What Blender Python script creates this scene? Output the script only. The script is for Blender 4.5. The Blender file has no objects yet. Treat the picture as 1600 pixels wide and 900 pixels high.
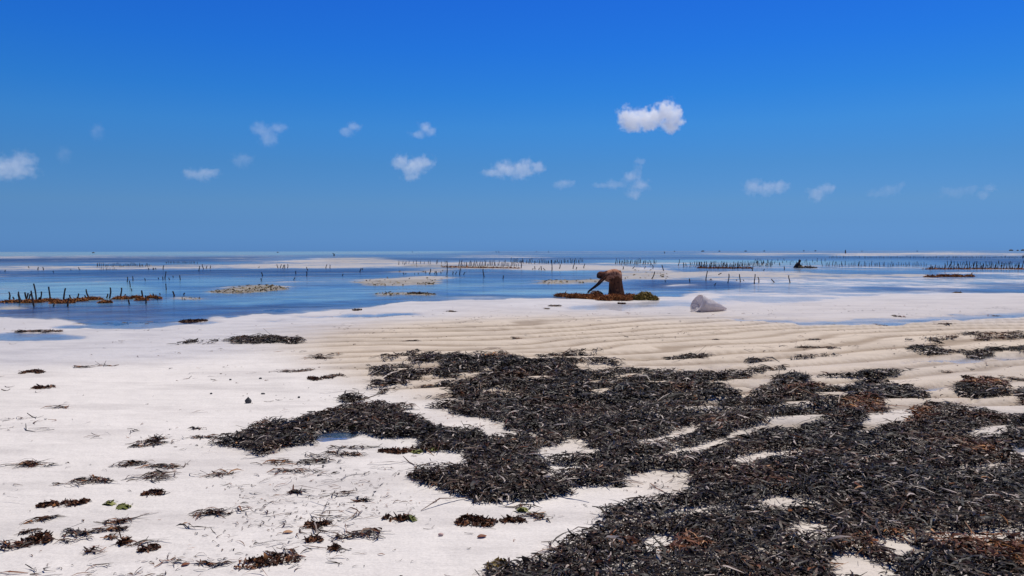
import bpy, bmesh, math, random
import numpy as np
from mathutils import Vector, Matrix

rng = np.random.default_rng(11)
random.seed(5)
SC = bpy.context.scene
COL = SC.collection
PI = math.pi

# ------------------------------------------------------------------ camera
CAMH, F, HORY = 1.55, 1208.0, 392.3          # eye height (m), focal length (px of a 1600 px frame), horizon row
pitch = math.atan((450 - HORY) / F); roll = 0.0015
cf = Vector((0, math.cos(pitch), -math.sin(pitch)))
r0 = Vector((1, 0, 0)); u0 = r0.cross(cf)
cr = (r0 * math.cos(roll) - u0 * math.sin(roll)).normalized()
cu = (u0 * math.cos(roll) + r0 * math.sin(roll)).normalized()
cam = bpy.data.cameras.new('camera'); camo = bpy.data.objects.new('camera', cam); COL.objects.link(camo)
M = Matrix.Identity(4)
for i in range(3):
    M[i][0], M[i][1], M[i][2] = cr[i], cu[i], -cf[i]
M[2][3] = CAMH
camo.matrix_world = M
cam.sensor_fit = 'HORIZONTAL'; cam.angle = 2 * math.atan(800 / F)
cam.clip_start = 0.05; cam.clip_end = 90000
SC.camera = camo

# ------------------------------------------------------------------ light
SUN_EL = math.radians(66); SUN_AZ = math.radians(32)      # azimuth clockwise from +Y
to_sun = Vector((math.sin(SUN_AZ) * math.cos(SUN_EL), math.cos(SUN_AZ) * math.cos(SUN_EL), math.sin(SUN_EL)))
sl = bpy.data.lights.new('sun', 'SUN'); sl.energy = 4.0; sl.angle = math.radians(0.5); sl.color = (1, 0.955, 0.89)
so = bpy.data.objects.new('sun', sl); COL.objects.link(so)
so.rotation_euler = to_sun.to_track_quat('Z', 'Y').to_euler(); so.location = (20, 20, 60)

W = bpy.data.worlds.new('World'); SC.world = W; W.use_nodes = True
nt = W.node_tree; nt.nodes.clear()
def wn(t, **k):
    n = nt.nodes.new(t)
    for a, b in k.items(): setattr(n, a, b)
    return n
sky = wn('ShaderNodeTexSky', sky_type='NISHITA', sun_disc=False, sun_elevation=SUN_EL, sun_rotation=SUN_AZ,
         air_density=1.0, dust_density=0.2, ozone_density=3.0, altitude=0)
geo = wn('ShaderNodeNewGeometry'); sep = wn('ShaderNodeSeparateXYZ')
tcw = wn('ShaderNodeTexCoord')
nt.links.new(tcw.outputs['Generated'], sep.inputs[0])
ramp = wn('ShaderNodeValToRGB')              # the deep, polarised blue of this sky, by elevation
nt.links.new(sep.outputs[2], ramp.inputs[0])
SKYT = [(0.0036, (0.0932, 0.2426, 0.7044)), (0.0349, (0.107, 0.2387, 0.5672)), (0.0594, (0.1274, 0.2592, 0.5127)), (0.1081, (0.1127, 0.2798, 0.5173)), (0.1557, (0.094, 0.3141, 0.591)), (0.1944, (0.0645, 0.3043, 0.6384)), (0.2469, (0.048, 0.2829, 0.6962)), (0.3026, (0.0429, 0.2609, 0.7237)), (0.6, (0.0351, 0.176, 0.4143)), (1.0, (0.0307, 0.1281, 0.2663))]
el = ramp.color_ramp.elements
while len(el) > 1: el.remove(el[-1])
el[0].position, el[0].color = SKYT[0][0], (*SKYT[0][1], 1)
for p, c in SKYT[1:]:
    e = el.new(p); e.color = (*c, 1)
mul = wn('ShaderNodeMix', data_type='RGBA', blend_type='MULTIPLY'); mul.inputs[0].default_value = 1
nt.links.new(sky.outputs[0], mul.inputs[6]); nt.links.new(ramp.outputs[0], mul.inputs[7])
bg = wn('ShaderNodeBackground'); bg.inputs[1].default_value = 0.15
nt.links.new(mul.outputs[2], bg.inputs[0])
wo = wn('ShaderNodeOutputWorld'); nt.links.new(bg.outputs[0], wo.inputs[0])

vs = SC.view_settings
vs.view_transform = 'Standard'; vs.look = 'None'; vs.gamma = 1; vs.exposure = 0.06; vs.use_curve_mapping = False
cy = SC.cycles
cy.max_bounces = 16; cy.volume_bounces = 16; cy.transparent_max_bounces = 16; cy.volume_step_rate = 0.5
cy.use_denoising = True

# ------------------------------------------------------------------ helpers
CF, CR, CU = np.array(cf), np.array(cr), np.array(cu)
def proj(x, y, z=0.0):
    v = (x, y, np.asarray(z) - CAMH)
    d = v[0]*CF[0] + v[1]*CF[1] + v[2]*CF[2]
    d = np.maximum(d, 1e-3)
    return (800 + F*(v[0]*CR[0]+v[1]*CR[1]+v[2]*CR[2])/d, 450 - F*(v[0]*CU[0]+v[1]*CU[1]+v[2]*CU[2])/d)
def ray(px, py):
    a, b = (np.asarray(px)-800)/F, (450-np.asarray(py))/F
    return CF[0]+a*CR[0]+b*CU[0], CF[1]+a*CR[1]+b*CU[1], CF[2]+a*CR[2]+b*CU[2]
def at(px, py, z=0.015):                      # point of the ground under a place of the photograph
    dx, dy, dz = ray(px, py)
    t = (z - CAMH) / np.minimum(dz, -1e-5)
    return dx*t, dy*t
def hash2(i, j, s):
    h = (i.astype(np.int64)*374761393 + j.astype(np.int64)*668265263 + s*974634541) & 0xFFFFFFFF
    h = ((h ^ (h >> 13)) * 1274126177) & 0xFFFFFFFF
    return ((h ^ (h >> 16)) & 0xFFFFFF) / float(0xFFFFFF)
def vnoise(x, y, s=0):
    x = np.asarray(x, float); y = np.asarray(y, float)
    i, j = np.floor(x), np.floor(y); u, v = x-i, y-j
    u = u*u*(3-2*u); v = v*v*(3-2*v)
    a, b = hash2(i, j, s), hash2(i+1, j, s); c, d = hash2(i, j+1, s), hash2(i+1, j+1, s)
    return (a*(1-u)+b*u)*(1-v) + (c*(1-u)+d*u)*v
def fbm(x, y, s=0, o=4):
    r, a, t = 0, 0.5, 0
    for k in range(o):
        r = r + a*vnoise(np.asarray(x)*2**k, np.asarray(y)*2**k, s+k*17); t += a; a *= 0.5
    return r/t                                # 0..1
X0, Y0, RW, RH, VS = -600, 385, 2800, 1440, 2
def canvas(v=0.0): return np.full((RH, RW), float(v), np.float32)
def fill(a, poly, val):
    P = [(p[0]-X0, (p[1]-Y0)*VS) for p in poly]
    ys = [p[1] for p in P]
    for r in range(max(0, int(min(ys))), min(RH-1, int(max(ys))+1)+1):
        yc = r+0.5; xs = []
        for (xa, ya), (xb, yb) in zip(P, P[1:]+P[:1]):
            if (ya <= yc) != (yb <= yc): xs.append(xa+(yc-ya)*(xb-xa)/(yb-ya))
        xs.sort()
        for s, e in zip(xs[::2], xs[1::2]):
            s, e = max(0, int(round(s))), min(RW, int(round(e)))
            if e > s: a[r, s:e] = val
def blur(a, rx, ry):
    for ax, r in ((1, rx), (0, ry)):
        if r < 1: continue
        for _ in range(2):
            p = np.pad(a, [(r+1, r) if k == ax else (0, 0) for k in (0, 1)], mode='edge')
            c = np.cumsum(p, axis=ax, dtype=np.float64)
            n = 2*r+1
            a = ((c[:, n:]-c[:, :-n]) if ax == 1 else (c[n:]-c[:-n]))/n
    return a.astype(np.float32)
def samp(a, px, py):
    x = np.clip(np.asarray(px)-X0-0.5, 0, RW-1.001); y = np.clip((np.asarray(py)-Y0)*VS-0.5, 0, RH-1.001)
    i, j = x.astype(int), y.astype(int); u, v = x-i, y-j
    return (a[j, i]*(1-u)+a[j, i+1]*u)*(1-v)+(a[j+1, i]*(1-u)+a[j+1, i+1]*u)*v
def srgb(r, g, b):
    f = lambda c: (c/255/12.92) if c/255 <= 0.04045 else ((c/255+0.055)/1.055)**2.4
    return (f(r), f(g), f(b))
def tag(o, label=None, cat=None, group=None, kind=None):
    for k, v in (('label', label), ('category', cat), ('group', group), ('kind', kind)):
        if v: o[k] = v
    return o
def mesh_np(name, V, Q, mats, smooth=True, attrs=None, tris=False):
    V = np.asarray(V, np.float32).reshape(-1, 3); Q = np.asarray(Q, np.int32); k = Q.shape[1]
    m = bpy.data.meshes.new(name)
    m.vertices.add(len(V)); m.vertices.foreach_set('co', V.ravel())
    m.loops.add(Q.size); m.loops.foreach_set('vertex_index', Q.ravel())
    m.polygons.add(len(Q)); m.polygons.foreach_set('loop_start', np.arange(0, Q.size, k, dtype=np.int32))
    m.polygons.foreach_set('loop_total', np.full(len(Q), k, np.int32))
    m.update(calc_edges=True); m.validate()
    m.polygons.foreach_set('use_smooth', np.full(len(m.polygons), smooth))
    for n, a in (attrs or {}).items():
        at_ = m.attributes.new(n, 'FLOAT', 'POINT'); at_.data.foreach_set('value', np.asarray(a, np.float32).ravel())
    for mt in (mats if isinstance(mats, (list, tuple)) else [mats]): m.materials.append(mt)
    return m
def link(name, me, parent=None, loc=None):
    o = bpy.data.objects.new(name, me); COL.objects.link(o)
    if parent: o.parent = parent
    if loc is not None: o.location = loc
    return o
def empty(name, loc, rz=0):
    o = bpy.data.objects.new(name, None); COL.objects.link(o); o.location = loc; o.rotation_euler = (0, 0, rz); o.empty_display_size = 0.1
    return o

# ------------------------------------------------------------------ materials
class NT:
    def __init__(s, name):
        s.m = bpy.data.materials.new(name); s.m.use_nodes = True; s.t = s.m.node_tree; s.t.nodes.clear()
        s.out = s.t.nodes.new('ShaderNodeOutputMaterial')
    def n(s, t, ins=None, **k):
        n = s.t.nodes.new(t)
        for a, b in k.items(): setattr(n, a, b)
        for a, b in (ins or {}).items():
            if hasattr(b, 'links') or isinstance(b, bpy.types.NodeSocket): s.t.links.new(b, n.inputs[a])
            else: n.inputs[a].default_value = b
        return n
    def attr(s, name): return s.n('ShaderNodeAttribute', attribute_name=name).outputs['Fac']
    def math(s, op, a, b=0.0, c=0.0, clamp=False):
        return s.n('ShaderNodeMath', {0: a, 1: b, 2: c}, operation=op, use_clamp=clamp).outputs[0]
    def noise(s, vec, scale, detail=3, rough=0.55):
        return s.n('ShaderNodeTexNoise', {'Vector': vec, 'Scale': scale, 'Detail': detail, 'Roughness': rough}).outputs['Fac']
    def ramp(s, fac, stops):
        r = s.n('ShaderNodeValToRGB', {0: fac}); e = r.color_ramp.elements
        while len(e) > 1: e.remove(e[-1])
        def c4(c): return (c, c, c, 1) if isinstance(c, (int, float)) else (*c, 1)
        e[0].position, e[0].color = stops[0][0], c4(stops[0][1])
        for p, c in stops[1:]:
            q = e.new(p); q.color = c4(c)
        return r.outputs[0]
    def mix(s, fac, a, b, mode='MIX'):
        n = s.t.nodes.new('ShaderNodeMix'); n.data_type = 'RGBA'; n.blend_type = mode
        for k, v in ((0, fac), (6, a), (7, b)):
            if isinstance(v, bpy.types.NodeSocket): s.t.links.new(v, n.inputs[k])
            else: n.inputs[k].default_value = (*v, 1) if isinstance(v, tuple) and len(v) == 3 else v
        return n.outputs[2]
    def pos(s): return s.n('ShaderNodeNewGeometry').outputs['Position']
    def obj(s): return s.n('ShaderNodeTexCoord').outputs['Object']
    def surf(s, sh): s.t.links.new(sh, s.out.inputs['Surface']); return s.m

def mat_sand():
    t = NT('sand'); p = t.pos()
    beige, wet, algae, moist_shade = t.attr('beige'), t.attr('wet'), t.attr('algae'), t.attr('moist_shade')
    c = t.mix(beige, srgb(216, 208, 200), srgb(203, 187, 168))
    n1 = t.noise(p, 0.35, 4); n2 = t.noise(p, 3.0, 5, 0.65); n3 = t.noise(p, 60, 3, 0.7)
    c = t.mix(1.0, c, t.ramp(n1, [(0.3, 0.93), (0.7, 1.05)]), 'MULTIPLY')
    c = t.mix(1.0, c, t.ramp(n2, [(0.25, 0.92), (0.75, 1.04)]), 'MULTIPLY')
    c = t.mix(1.0, c, t.ramp(n3, [(0.25, 0.86), (0.6, 1.04)]), 'MULTIPLY')
    mpd = t.n('ShaderNodeMapping', {'Vector': p, 'Scale': (0.5, 1.5, 1.0), 'Rotation': (0, 0, 0.3)}).outputs[0]
    c = t.mix(1.0, c, t.ramp(t.noise(mpd, 1.3, 6, 0.6), [(0.36, (0.86, 0.855, 0.86)), (0.52, 1.0)]), 'MULTIPLY')
    # dark grains and crumbs of weed
    sp = t.ramp(t.noise(p, 26, 2, 0.6), [(0.74, 0.0), (0.80, 0.6)])
    sp2 = t.ramp(t.noise(p, 1.3, 3), [(0.45, 0.0), (0.65, 1.0)])
    c = t.mix(t.math('MULTIPLY', sp, sp2), c, srgb(96, 82, 72))
    c = t.mix(t.math('MULTIPLY', moist_shade, 0.95), c, t.mix(1.0, c, (0.60, 0.56, 0.52), 'MULTIPLY'))  # dampness plus painted ripple shade darken the sand
    al = t.ramp(t.noise(t.n('ShaderNodeMapping', {'Vector': p, 'Scale': (0.7, 1.3, 1.0)}).outputs[0], 1.6, 7, 0.8), [(0.40, srgb(84, 72, 48)), (0.50, srgb(146, 132, 98)), (0.64, srgb(190, 178, 150))])
    c = t.mix(algae, c, al)
    c = t.mix(t.math('MULTIPLY', wet, 0.16), c, t.mix(1.0, c, (0.35, 0.36, 0.42), 'MULTIPLY'))
    rough = t.math('MULTIPLY_ADD', wet, -0.50, 0.93)
    b1 = t.noise(p, 9, 5, 0.6); b2 = t.noise(p, 75, 2, 0.6)
    mp = t.n('ShaderNodeMapping', {'Vector': p, 'Scale': (0.9, 3.4, 1.0), 'Rotation': (0, 0, 0.28)})
    b3 = t.noise(mp.outputs[0], 2.2, 4, 0.5)
    h = t.math('ADD', t.math('ADD', t.math('MULTIPLY', b1, 0.020), t.math('MULTIPLY', b2, 0.0028)), t.math('MULTIPLY', b3, 0.035))
    bump = t.n('ShaderNodeBump', {'Height': h, 'Strength': 0.55, 'Distance': 1.0})
    pr = t.n('ShaderNodeBsdfPrincipled', {'Base Color': c, 'Roughness': rough, 'Normal': bump.outputs[0], 'IOR': 1.33})
    t.t.links.new(t.math('MULTIPLY_ADD', wet, 0.35, 0.15), pr.inputs['Specular IOR Level'])
    return t.surf(pr.outputs[0])
def mat_water():
    t = NT('water'); p = t.pos()
    d, tq = t.attr('depth'), t.attr('turquoise')
    mp = t.n('ShaderNodeMapping', {'Vector': p, 'Scale': (1.0, 2.2, 1.0)}).outputs[0]
    h = t.math('ADD', t.math('MULTIPLY', t.noise(mp, 1.4, 3), 0.05), t.math('MULTIPLY', t.noise(mp, 7, 3), 0.012))
    dk0 = t.math('MAXIMUM', t.math('MULTIPLY', tq, -1.0), 0.0)
    wind = t.ramp(t.noise(t.n('ShaderNodeMapping', {'Vector': p, 'Scale': (0.05, 0.22, 1.0)}).outputs[0], 1.0, 4), [(0.4, 0.35), (0.62, 1.0)])
    stg = t.math('MULTIPLY', t.ramp(d, [(0.02, 0.02), (0.4, 0.65)]), t.math('ADD', wind, dk0))
    bump = t.n('ShaderNodeBump', {'Height': h, 'Strength': stg, 'Distance': 1.0}).outputs[0]
    mp2 = t.n('ShaderNodeMapping', {'Vector': p, 'Scale': (0.06, 0.30, 1.0)}).outputs[0]
    st = t.ramp(t.noise(mp2, 1.0, 6, 0.62), [(0.32, 0.0), (0.68, 1.0)])
    body = t.mix(st, srgb(36, 76, 138), srgb(92, 130, 164))
    body = t.mix(t.math('MAXIMUM', tq, 0.0), body, srgb(138, 178, 188))
    dk = t.math('MAXIMUM', t.math('MULTIPLY', tq, -1.0), 0.0)
    body = t.mix(dk, body, srgb(30, 56, 104))
    a = t.ramp(d, [(0.0, 0.0), (0.12, 0.12), (0.4, 0.5), (1.0, 0.93)])
    tr = t.n('ShaderNodeBsdfTransparent').outputs[0]
    df = t.n('ShaderNodeBsdfDiffuse', {'Color': body}).outputs[0]
    lo = t.n('ShaderNodeMixShader', {0: a, 1: tr, 2: df}).outputs[0]
    gl = t.n('ShaderNodeBsdfGlossy', {'Color': (1, 1, 1, 1), 'Roughness': 0.10, 'Normal': bump}).outputs[0]
    fr = t.n('ShaderNodeFresnel', {'IOR': 1.33, 'Normal': bump}).outputs[0]
    f = t.math('MULTIPLY', t.math('MULTIPLY', fr, t.math('MULTIPLY_ADD', dk, -0.5, 1.0)), t.ramp(d, [(0.0, 0.05), (0.05, 0.24), (0.3, 0.5), (1.0, 0.58)]))
    return t.surf(t.n('ShaderNodeMixShader', {0: f, 1: lo, 2: gl}).outputs[0])
def mat_weed(name, stops, rough=0.5, rust=None, spec=0.3):
    t = NT(name); tint = t.attr('tint')
    c = t.ramp(tint, stops)
    if rust: c = t.mix(t.attr('rust'), c, t.ramp(tint, rust))
    n = t.noise(t.pos(), 90, 2)
    pr = t.n('ShaderNodeBsdfPrincipled', {'Base Color': c, 'Roughness': t.math('MULTIPLY_ADD', n, 0.4, rough-0.1), 'Specular IOR Level': spec})
    return t.surf(pr.outputs[0])
def mat_plain(name, c1, c2, scale=8, rough=0.8, detail=4, lo=0.35, hi=0.65, bump=0.0):
    t = NT(name); o = t.obj(); n = t.noise(o, scale, detail, 0.6)
    c = t.ramp(n, [(lo, c1), (hi, c2)])
    pr = t.n('ShaderNodeBsdfPrincipled', {'Base Color': c, 'Roughness': rough, 'Specular IOR Level': 0.25})
    if bump:
        b = t.n('ShaderNodeBump', {'Height': n, 'Strength': bump, 'Distance': 0.02}); t.t.links.new(b.outputs[0], pr.inputs['Normal'])
    return t.surf(pr.outputs[0])
DARK = [(0.0, srgb(12, 8, 7)), (0.3, srgb(30, 19, 13)), (0.6, srgb(62, 42, 29)), (0.93, srgb(108, 84, 66)), (1.0, srgb(186, 170, 158))]  # palest stop paints the specular flecks on wet blades
RUST2 = [(0.0, srgb(58, 29, 15)), (0.3, srgb(98, 54, 27)), (0.7, srgb(138, 82, 40)), (1.0, srgb(180, 122, 62))]
HEAP = [(0.0, srgb(72, 38, 20)), (0.5, srgb(138, 82, 44)), (1.0, srgb(202, 142, 82))]
RUST = [(0.0, srgb(36, 20, 13)), (0.4, srgb(68, 38, 22)), (0.8, srgb(112, 66, 34)), (1.0, srgb(150, 98, 50))]
OLIVE = [(0.0, srgb(74, 58, 22)), (0.4, srgb(122, 98, 38)), (0.8, srgb(164, 138, 62)), (1.0, srgb(194, 172, 96))]
LIME = [(0.0, srgb(74, 80, 26)), (0.5, srgb(112, 114, 48)), (1.0, srgb(156, 152, 88))]
M_sand, M_water = mat_sand(), mat_water()
M_dark = mat_weed('dark_wrack', DARK, 0.45, RUST2, 0.26)
M_rust = mat_weed('rusty_weed', RUST, 0.5)
M_heap = mat_weed('harvested_weed', HEAP, 0.7, None, 0.15)
M_olive = mat_weed('olive_weed', OLIVE, 0.5)
M_lime = mat_weed('yellow_green_leaf', LIME, 0.5)
M_wood = mat_plain('weathered_stake_wood', srgb(44, 36, 34), srgb(84, 70, 62), 14, 0.85)

# ------------------------------------------------------------------ layout of the tidal flat (traced, then laid on the ground)
big = 2300; lo = -600
# depth: >0 water, <0 sand
WD = canvas(-0.5)
def wfill(v, *pts): fill(WD, pts, v)
wfill(0.75, (lo,380),(big,380),(big,440),(1600,458),(1480,459),(1330,455),(1250,462),(1120,452),(1050,464),(960,466),(860,467),(760,468),(650,470),(560,482),(430,490),(330,495),(250,508),(150,513),(lo,500))
# far bands
wfill(0.95, (lo,385),(big,385),(big,393),(lo,394.2))
wfill(0.75, (lo,395),(330,394),(560,393.4),(760,393.0),(760,394.5),(520,398),(300,400.5),(lo,402))
wfill(-0.12, (lo,400.5),(200,400),(420,399),(560,398.6),(420,400),(250,402),(lo,404))
wfill(-0.14, (lo,415),(60,414.5),(160,416),(330,414),(430,409),(500,403),(560,401.5),(600,403),(640,408),(700,409),(790,408),(830,411),(960,414),(1010,418),(980,421),(860,424),(800,422),(720,419),(640,417.5),(560,418.5),(430,419),(300,420),(150,421.5),(lo,423))
wfill(0.5, (330,404),(430,401),(470,402),(420,408),(340,411))
wfill(0.5, (150,411),(300,408),(330,411),(250,413),(160,413))
wfill(-0.25, (690,401.2),(760,400),(870,400.4),(860,402),(760,402.6),(700,402.6))
wfill(0.9, (700,403),(870,403),(1000,401),(1300,400),(big,400),(big,415),(1500,415),(1300,413),(1180,409.5),(1040,407),(900,406),(700,407))
wfill(0.35, (1040,407),(1300,412),(1500,416),(big,418),(big,424),(1300,422),(1000,416),(900,411))
wfill(0.12, (1080,394.5),(1290,394),(1290,398),(1180,400),(1090,398))
wfill(-0.3, (1300,396),(1450,395.2),(big,396),(big,400),(1300,399.5))
wfill(-0.2, (960,421),(1010,419),(1070,424),(1180,423),(1300,426),(1480,429),(1440,433),(1280,432),(1180,436),(1100,432),(1050,437),(980,436),(930,430))
wfill(0.14, (1090,430),(1200,433),(1300,434),(1560,434),(big,428),(big,470),(1600,457),(1420,460),(1250,470),(1140,468),(1050,446),(1090,440))
wfill(0.14, (1480,424),(big,424),(big,430),(1480,431))
wfill(0.10, (880,476),(1060,468),(1290,462),(1300,470),(1230,476),(1150,474),(1080,478),(960,486),(870,484))
wfill(0.7, (975,441),(1030,438),(1100,437),(1170,444),(1150,450),(1080,453),(1000,452),(960,450))
wfill(0.55, (1330,448),(1380,446),(1450,452),(1400,454),(1340,452))
wfill(0.55, (1465,455),(1520,448),(1600,446),(big,444),(big,455),(1560,456))
wfill(0.4, (1500,442),(1600,440),(big,440),(big,443),(1530,444))
# bars
wfill(-0.28, (318,455),(345,450),(380,446.5),(420,446),(452,450),(448,455),(410,458),(350,459),(325,458))
wfill(-0.28, (535,440),(580,437),(640,431.5),(700,431),(728,433),(695,437),(690,444),(640,446.5),(570,446),(545,442))
wfill(-0.2, (572,461),(600,457),(690,456.5),(706,459),(680,463),(600,463))
wfill(-0.25, (826,440),(860,437),(930,435),(980,436),(960,441),(880,444),(838,443))
wfill(-0.2, (1042,444),(1070,442.5),(1098,445),(1080,448),(1050,447))
wfill(-0.22, (265,467),(300,464),(330,466),(310,469),(275,470))
wfill(-0.15, (0,479),(30,476),(42,479),(20,484),(-60,486))
wfill(-0.3, (600,424),(680,421),(730,421.5),(690,425.5),(610,425.5))
wfill(0.8, (600,418.6),(690,418),(720,420.4),(650,421),(600,423))
# left shore: white bar, pools
wfill(-0.3, (lo,497),(60,497),(120,500),(165,505),(120,508),(60,512),(lo,514))
wfill(0.35, (lo,519),(60,518),(120,520),(150,526),(90,532),(lo,533))
wfill(0.3, (130,509),(200,504),(260,503),(330,499),(340,503),(250,512),(160,515))
wfill(-0.4, (260,517),(340,503),(420,494),(520,486),(640,474),(700,470),(760,472),(640,484),(520,500),(400,512),(300,522))
for a in ((440,494,500,494,560,490,640,488,650,494,560,496,460,497), (520,492,600,489,640,491,600,494), (390,502,460,499,480,500,430,504), (480,504,540,501,530,504,490,505),
          (600,489,640,487,660,492,620,496,600,495)):
    wfill(0.3, *zip(a[::2], a[1::2]))
wfill(0.16, (1130,497),(1300,500),(1480,492),(1600,486),(big,482),(big,490),(1600,494),(1480,502),(1360,510),(1240,508),(1140,504))
wfill(0.5, (1365,506),(1420,503),(1500,498),(1510,500),(1440,505),(1390,509))
wfill(0.3, (1550,496),(1580,494),(1620,494),(1600,498),(1560,498))
# pools among the wrack
for a in ((488,685,505,676,535,673,560,676,552,686,525,692,500,692), (915,575,965,571,1010,567,1060,566,1000,572,950,577,915,580), (990,584,1060,577,1140,572,1180,570,1140,577,1060,583,1000,586),
          (1225,648,1260,644,1290,643,1318,648,1290,653,1240,654), (1490,628,1520,628,1535,634,1510,640,1490,636), (1555,705,1600,692,1680,685,1680,700,1600,708), (940,760,985,756,1000,762,970,766),
          (1160,608,1200,594,1240,590,1200,602,1180,614), (1390,570,1440,562,1540,556,1620,554,1620,560,1540,566,1440,570,1400,574), (1385,612,1440,606,1490,600,1480,610,1430,618)):
    wfill(0.5 if a[0] == 488 else 0.2, *zip(a[::2], a[1::2]))
WD = blur(WD, 14, 3)

BE = canvas(0.0)      # beige instead of white sand
fill(BE, [(640,600),(900,600),(big,600),(big,1100),(1250,1100),(1050,800),(800,690),(680,640)], 0.42)
fill(BE, [(480,560),(430,540),(460,520),(560,508),(700,497),(880,492),(1050,494),(1200,500),(big,470),(big,650),(1300,640),(900,625),(640,622),(560,600)], 1.0)
fill(BE, [(690,480),(900,484),(1080,480),(1300,470),(1600,460),(big,455),(big,500),(1200,506),(900,495),(700,500)], 0.45)
BE = blur(BE, 50, 14)
RP = canvas(0.0)      # strength of the long sand ripples
fill(RP, [(560,590),(470,555),(500,525),(640,508),(860,497),(1100,494),(1300,505),(1500,495),(big,480),(big,680),(1300,680),(900,640),(640,625)], 1.0)
fill(RP, [(380,512),(560,500),(690,490),(560,512),(420,530)], 0.45)
RP = blur(RP, 45, 8)
AL = canvas(0.0)      # weedy, rubbly bars
fill(AL, [(lo,412),(330,412),(600,401),(1000,412),(1000,426),(760,424.5),(330,422),(lo,424)], 0.35)
fill(AL, [(900,420),(1300,426),(1480,429),(1440,434),(1050,438),(900,437)], 0.45)
fill(AL, [(lo,395),(big,393),(big,400),(lo,404)], 0.35)
for v, a in ((0.95, (318,455,345,450,380,446,420,445.5,454,450,448,456,410,459,350,460)), (0.8, (535,440,580,437,640,431,720,431,728,433,695,437,690,445,640,447,570,447)), (0.9, (572,461,600,456.5,690,456,706,459,680,463,600,463)),
             (0.85, (826,440,860,436,930,432,980,434,960,442,880,444,838,444)), (0.6, (900,424,960,421,1040,425,1050,434,980,437,900,432)), (0.5, (500,403,560,401,620,404,640,410,520,412)), (0.75, (640,413,720,414,800,416,760,420,680,419,620,418)),
             (0.7, (600,423,680,421,730,421,690,426,600,426)), (0.7, (265,467,300,463,330,466,310,470,275,471)), (0.6, (150,414,250,413,330,416,250,418,150,417)), (0.6, (0,479,30,476,42,479,20,485,-60,486)), (0.5, (540,440,600,432,720,428,760,432,700,436))):
    fill(AL, list(zip(a[::2], a[1::2])), v)
AL = blur(AL, 4, 1)
WT = canvas(0.0)      # damp, shining sand
fill(WT, [(lo,385),(big,385),(big,505),(1500,512),(1250,512),(1100,505),(860,500),(640,505),(480,540),(300,570),(lo,600)], 0.9)
fill(WT, [(900,580),(1250,565),(1650,550),(1700,720),(1500,700),(1150,620)], 0.55)
WT = blur(WT, 50, 16)
TQ = canvas(0.0)      # >0 pale turquoise shoals, <0 deeper, wind-ruffled blue
for v, a in ((-0.9, (lo,403.5,420,401,420,408,300,410,lo,413)), (-0.8, (lo,423,300,421.5,640,419,640,428,500,433,300,432,lo,433)), (0.85, (lo,444,180,440,265,450,240,463,160,470,lo,470)), (0.4, (260,436,420,434,420,444,300,448)),
             (-0.6, (lo,484,200,478,430,474,640,464,660,470,420,488,240,503,lo,500)), (0.45, (470,448,640,448,760,440,820,440,700,456,480,462)), (-0.7, (600,402.5,960,402,1280,401,big,401,big,407,1280,404.5,1000,405.5,600,408)),
             (1.0, (960,406,1100,406,1300,408,1350,413,1200,416,960,412)), (1.0, (lo,394,320,393,740,391.5,740,395,320,400,lo,401.5)), (0.9, (750,455,930,451,1000,455,900,462,780,461)), (-0.5, (700,463,860,461,930,464,860,470,650,470)),
             (-0.9, (970,440,1030,437,1110,437,1175,444,1150,451,1000,453)), (0.45, (1180,440,1330,438,1600,434,1600,446,1280,448)), (-0.6, (1330,447,1450,445,1600,443,big,443,big,457,1460,457,1340,455)),
             (0.5, (840,420,920,418,920,430,760,432)), (-0.5, (720,424,830,424,900,431,820,436,720,434)), (-0.8, (1400,400,big,400,big,413,1500,412)), (0.3, (330,455,560,460,560,470,330,478))):
    fill(TQ, list(zip(a[::2], a[1::2])), v)
TQ = blur(TQ, 30, 2)

# wrack cover
MW = canvas(0.0)
def wr(v, *a): fill(MW, list(zip(a[::2], a[1::2])), v)
wr(1.0, 322,699,345,690,375,683,397,667,420,663,468,661,482,651,520,646,545,640,560,634,590,629,612,638,640,648,672,656,690,655,696,648,672,640,660,634,690,628,660,627,640,625,624,623,640,618,600,620,585,619,605,612,625,607,600,605,561,603,580,600,615,597,602,596,590,588,560,584,600,580,630,574,655,566,680,562,710,559,750,558,800,559,
   830,570,860,568,895,566,915,572,905,576,890,580,925,585,965,583,1005,581,1050,585,1090,589,1150,586,1185,588,1170,593,1130,597,1100,598,1115,606,1150,611,1140,622,1155,625,1170,619,1200,613,1222,608,1260,607,1300,610,1340,606,1390,605,1415,609,1440,615,1455,622,1450,630,1425,633,1440,640,1480,637,1500,640,1540,645,1580,650,1600,655,1900,640,
   2300,640,2300,1105,740,1105,740,940,755,893,800,884,800,785,790,784,755,789,735,778,700,766,680,762,655,755,640,747,665,739,700,733,725,728,732,712,705,707,650,705,640,702,625,694,600,687,570,682,560,676,520,672,490,678,480,690,500,696,440,704,405,716,395,705,370,700)
wr(1.0, 1485,612,1505,602,1530,598,1560,603,1580,612,1575,620,1540,626,1500,622)
wr(1.0, 1585,618,1640,608,1700,612,1660,634,1600,640,1580,632)
MT = canvas(0.0)      # thin strips lying in single ripple troughs
def ws(v, *a): fill(MT, list(zip(a[::2], a[1::2])), v)
ws(0.95, 1203,602,1215,594,1245,592,1270,597,1250,602,1210,605)
ws(0.95, 1270,597,1310,592,1360,588,1400,583,1420,586,1390,592,1350,596,1300,597)
ws(0.85, 1395,538,1420,534,1455,532,1500,528,1560,526,1640,527,1600,531,1550,532,1500,531,1450,535,1420,539)
ws(0.85, 1405,554,1430,546,1470,547,1520,551,1560,546,1640,542,1640,552,1540,556,1500,553,1440,554)
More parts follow.
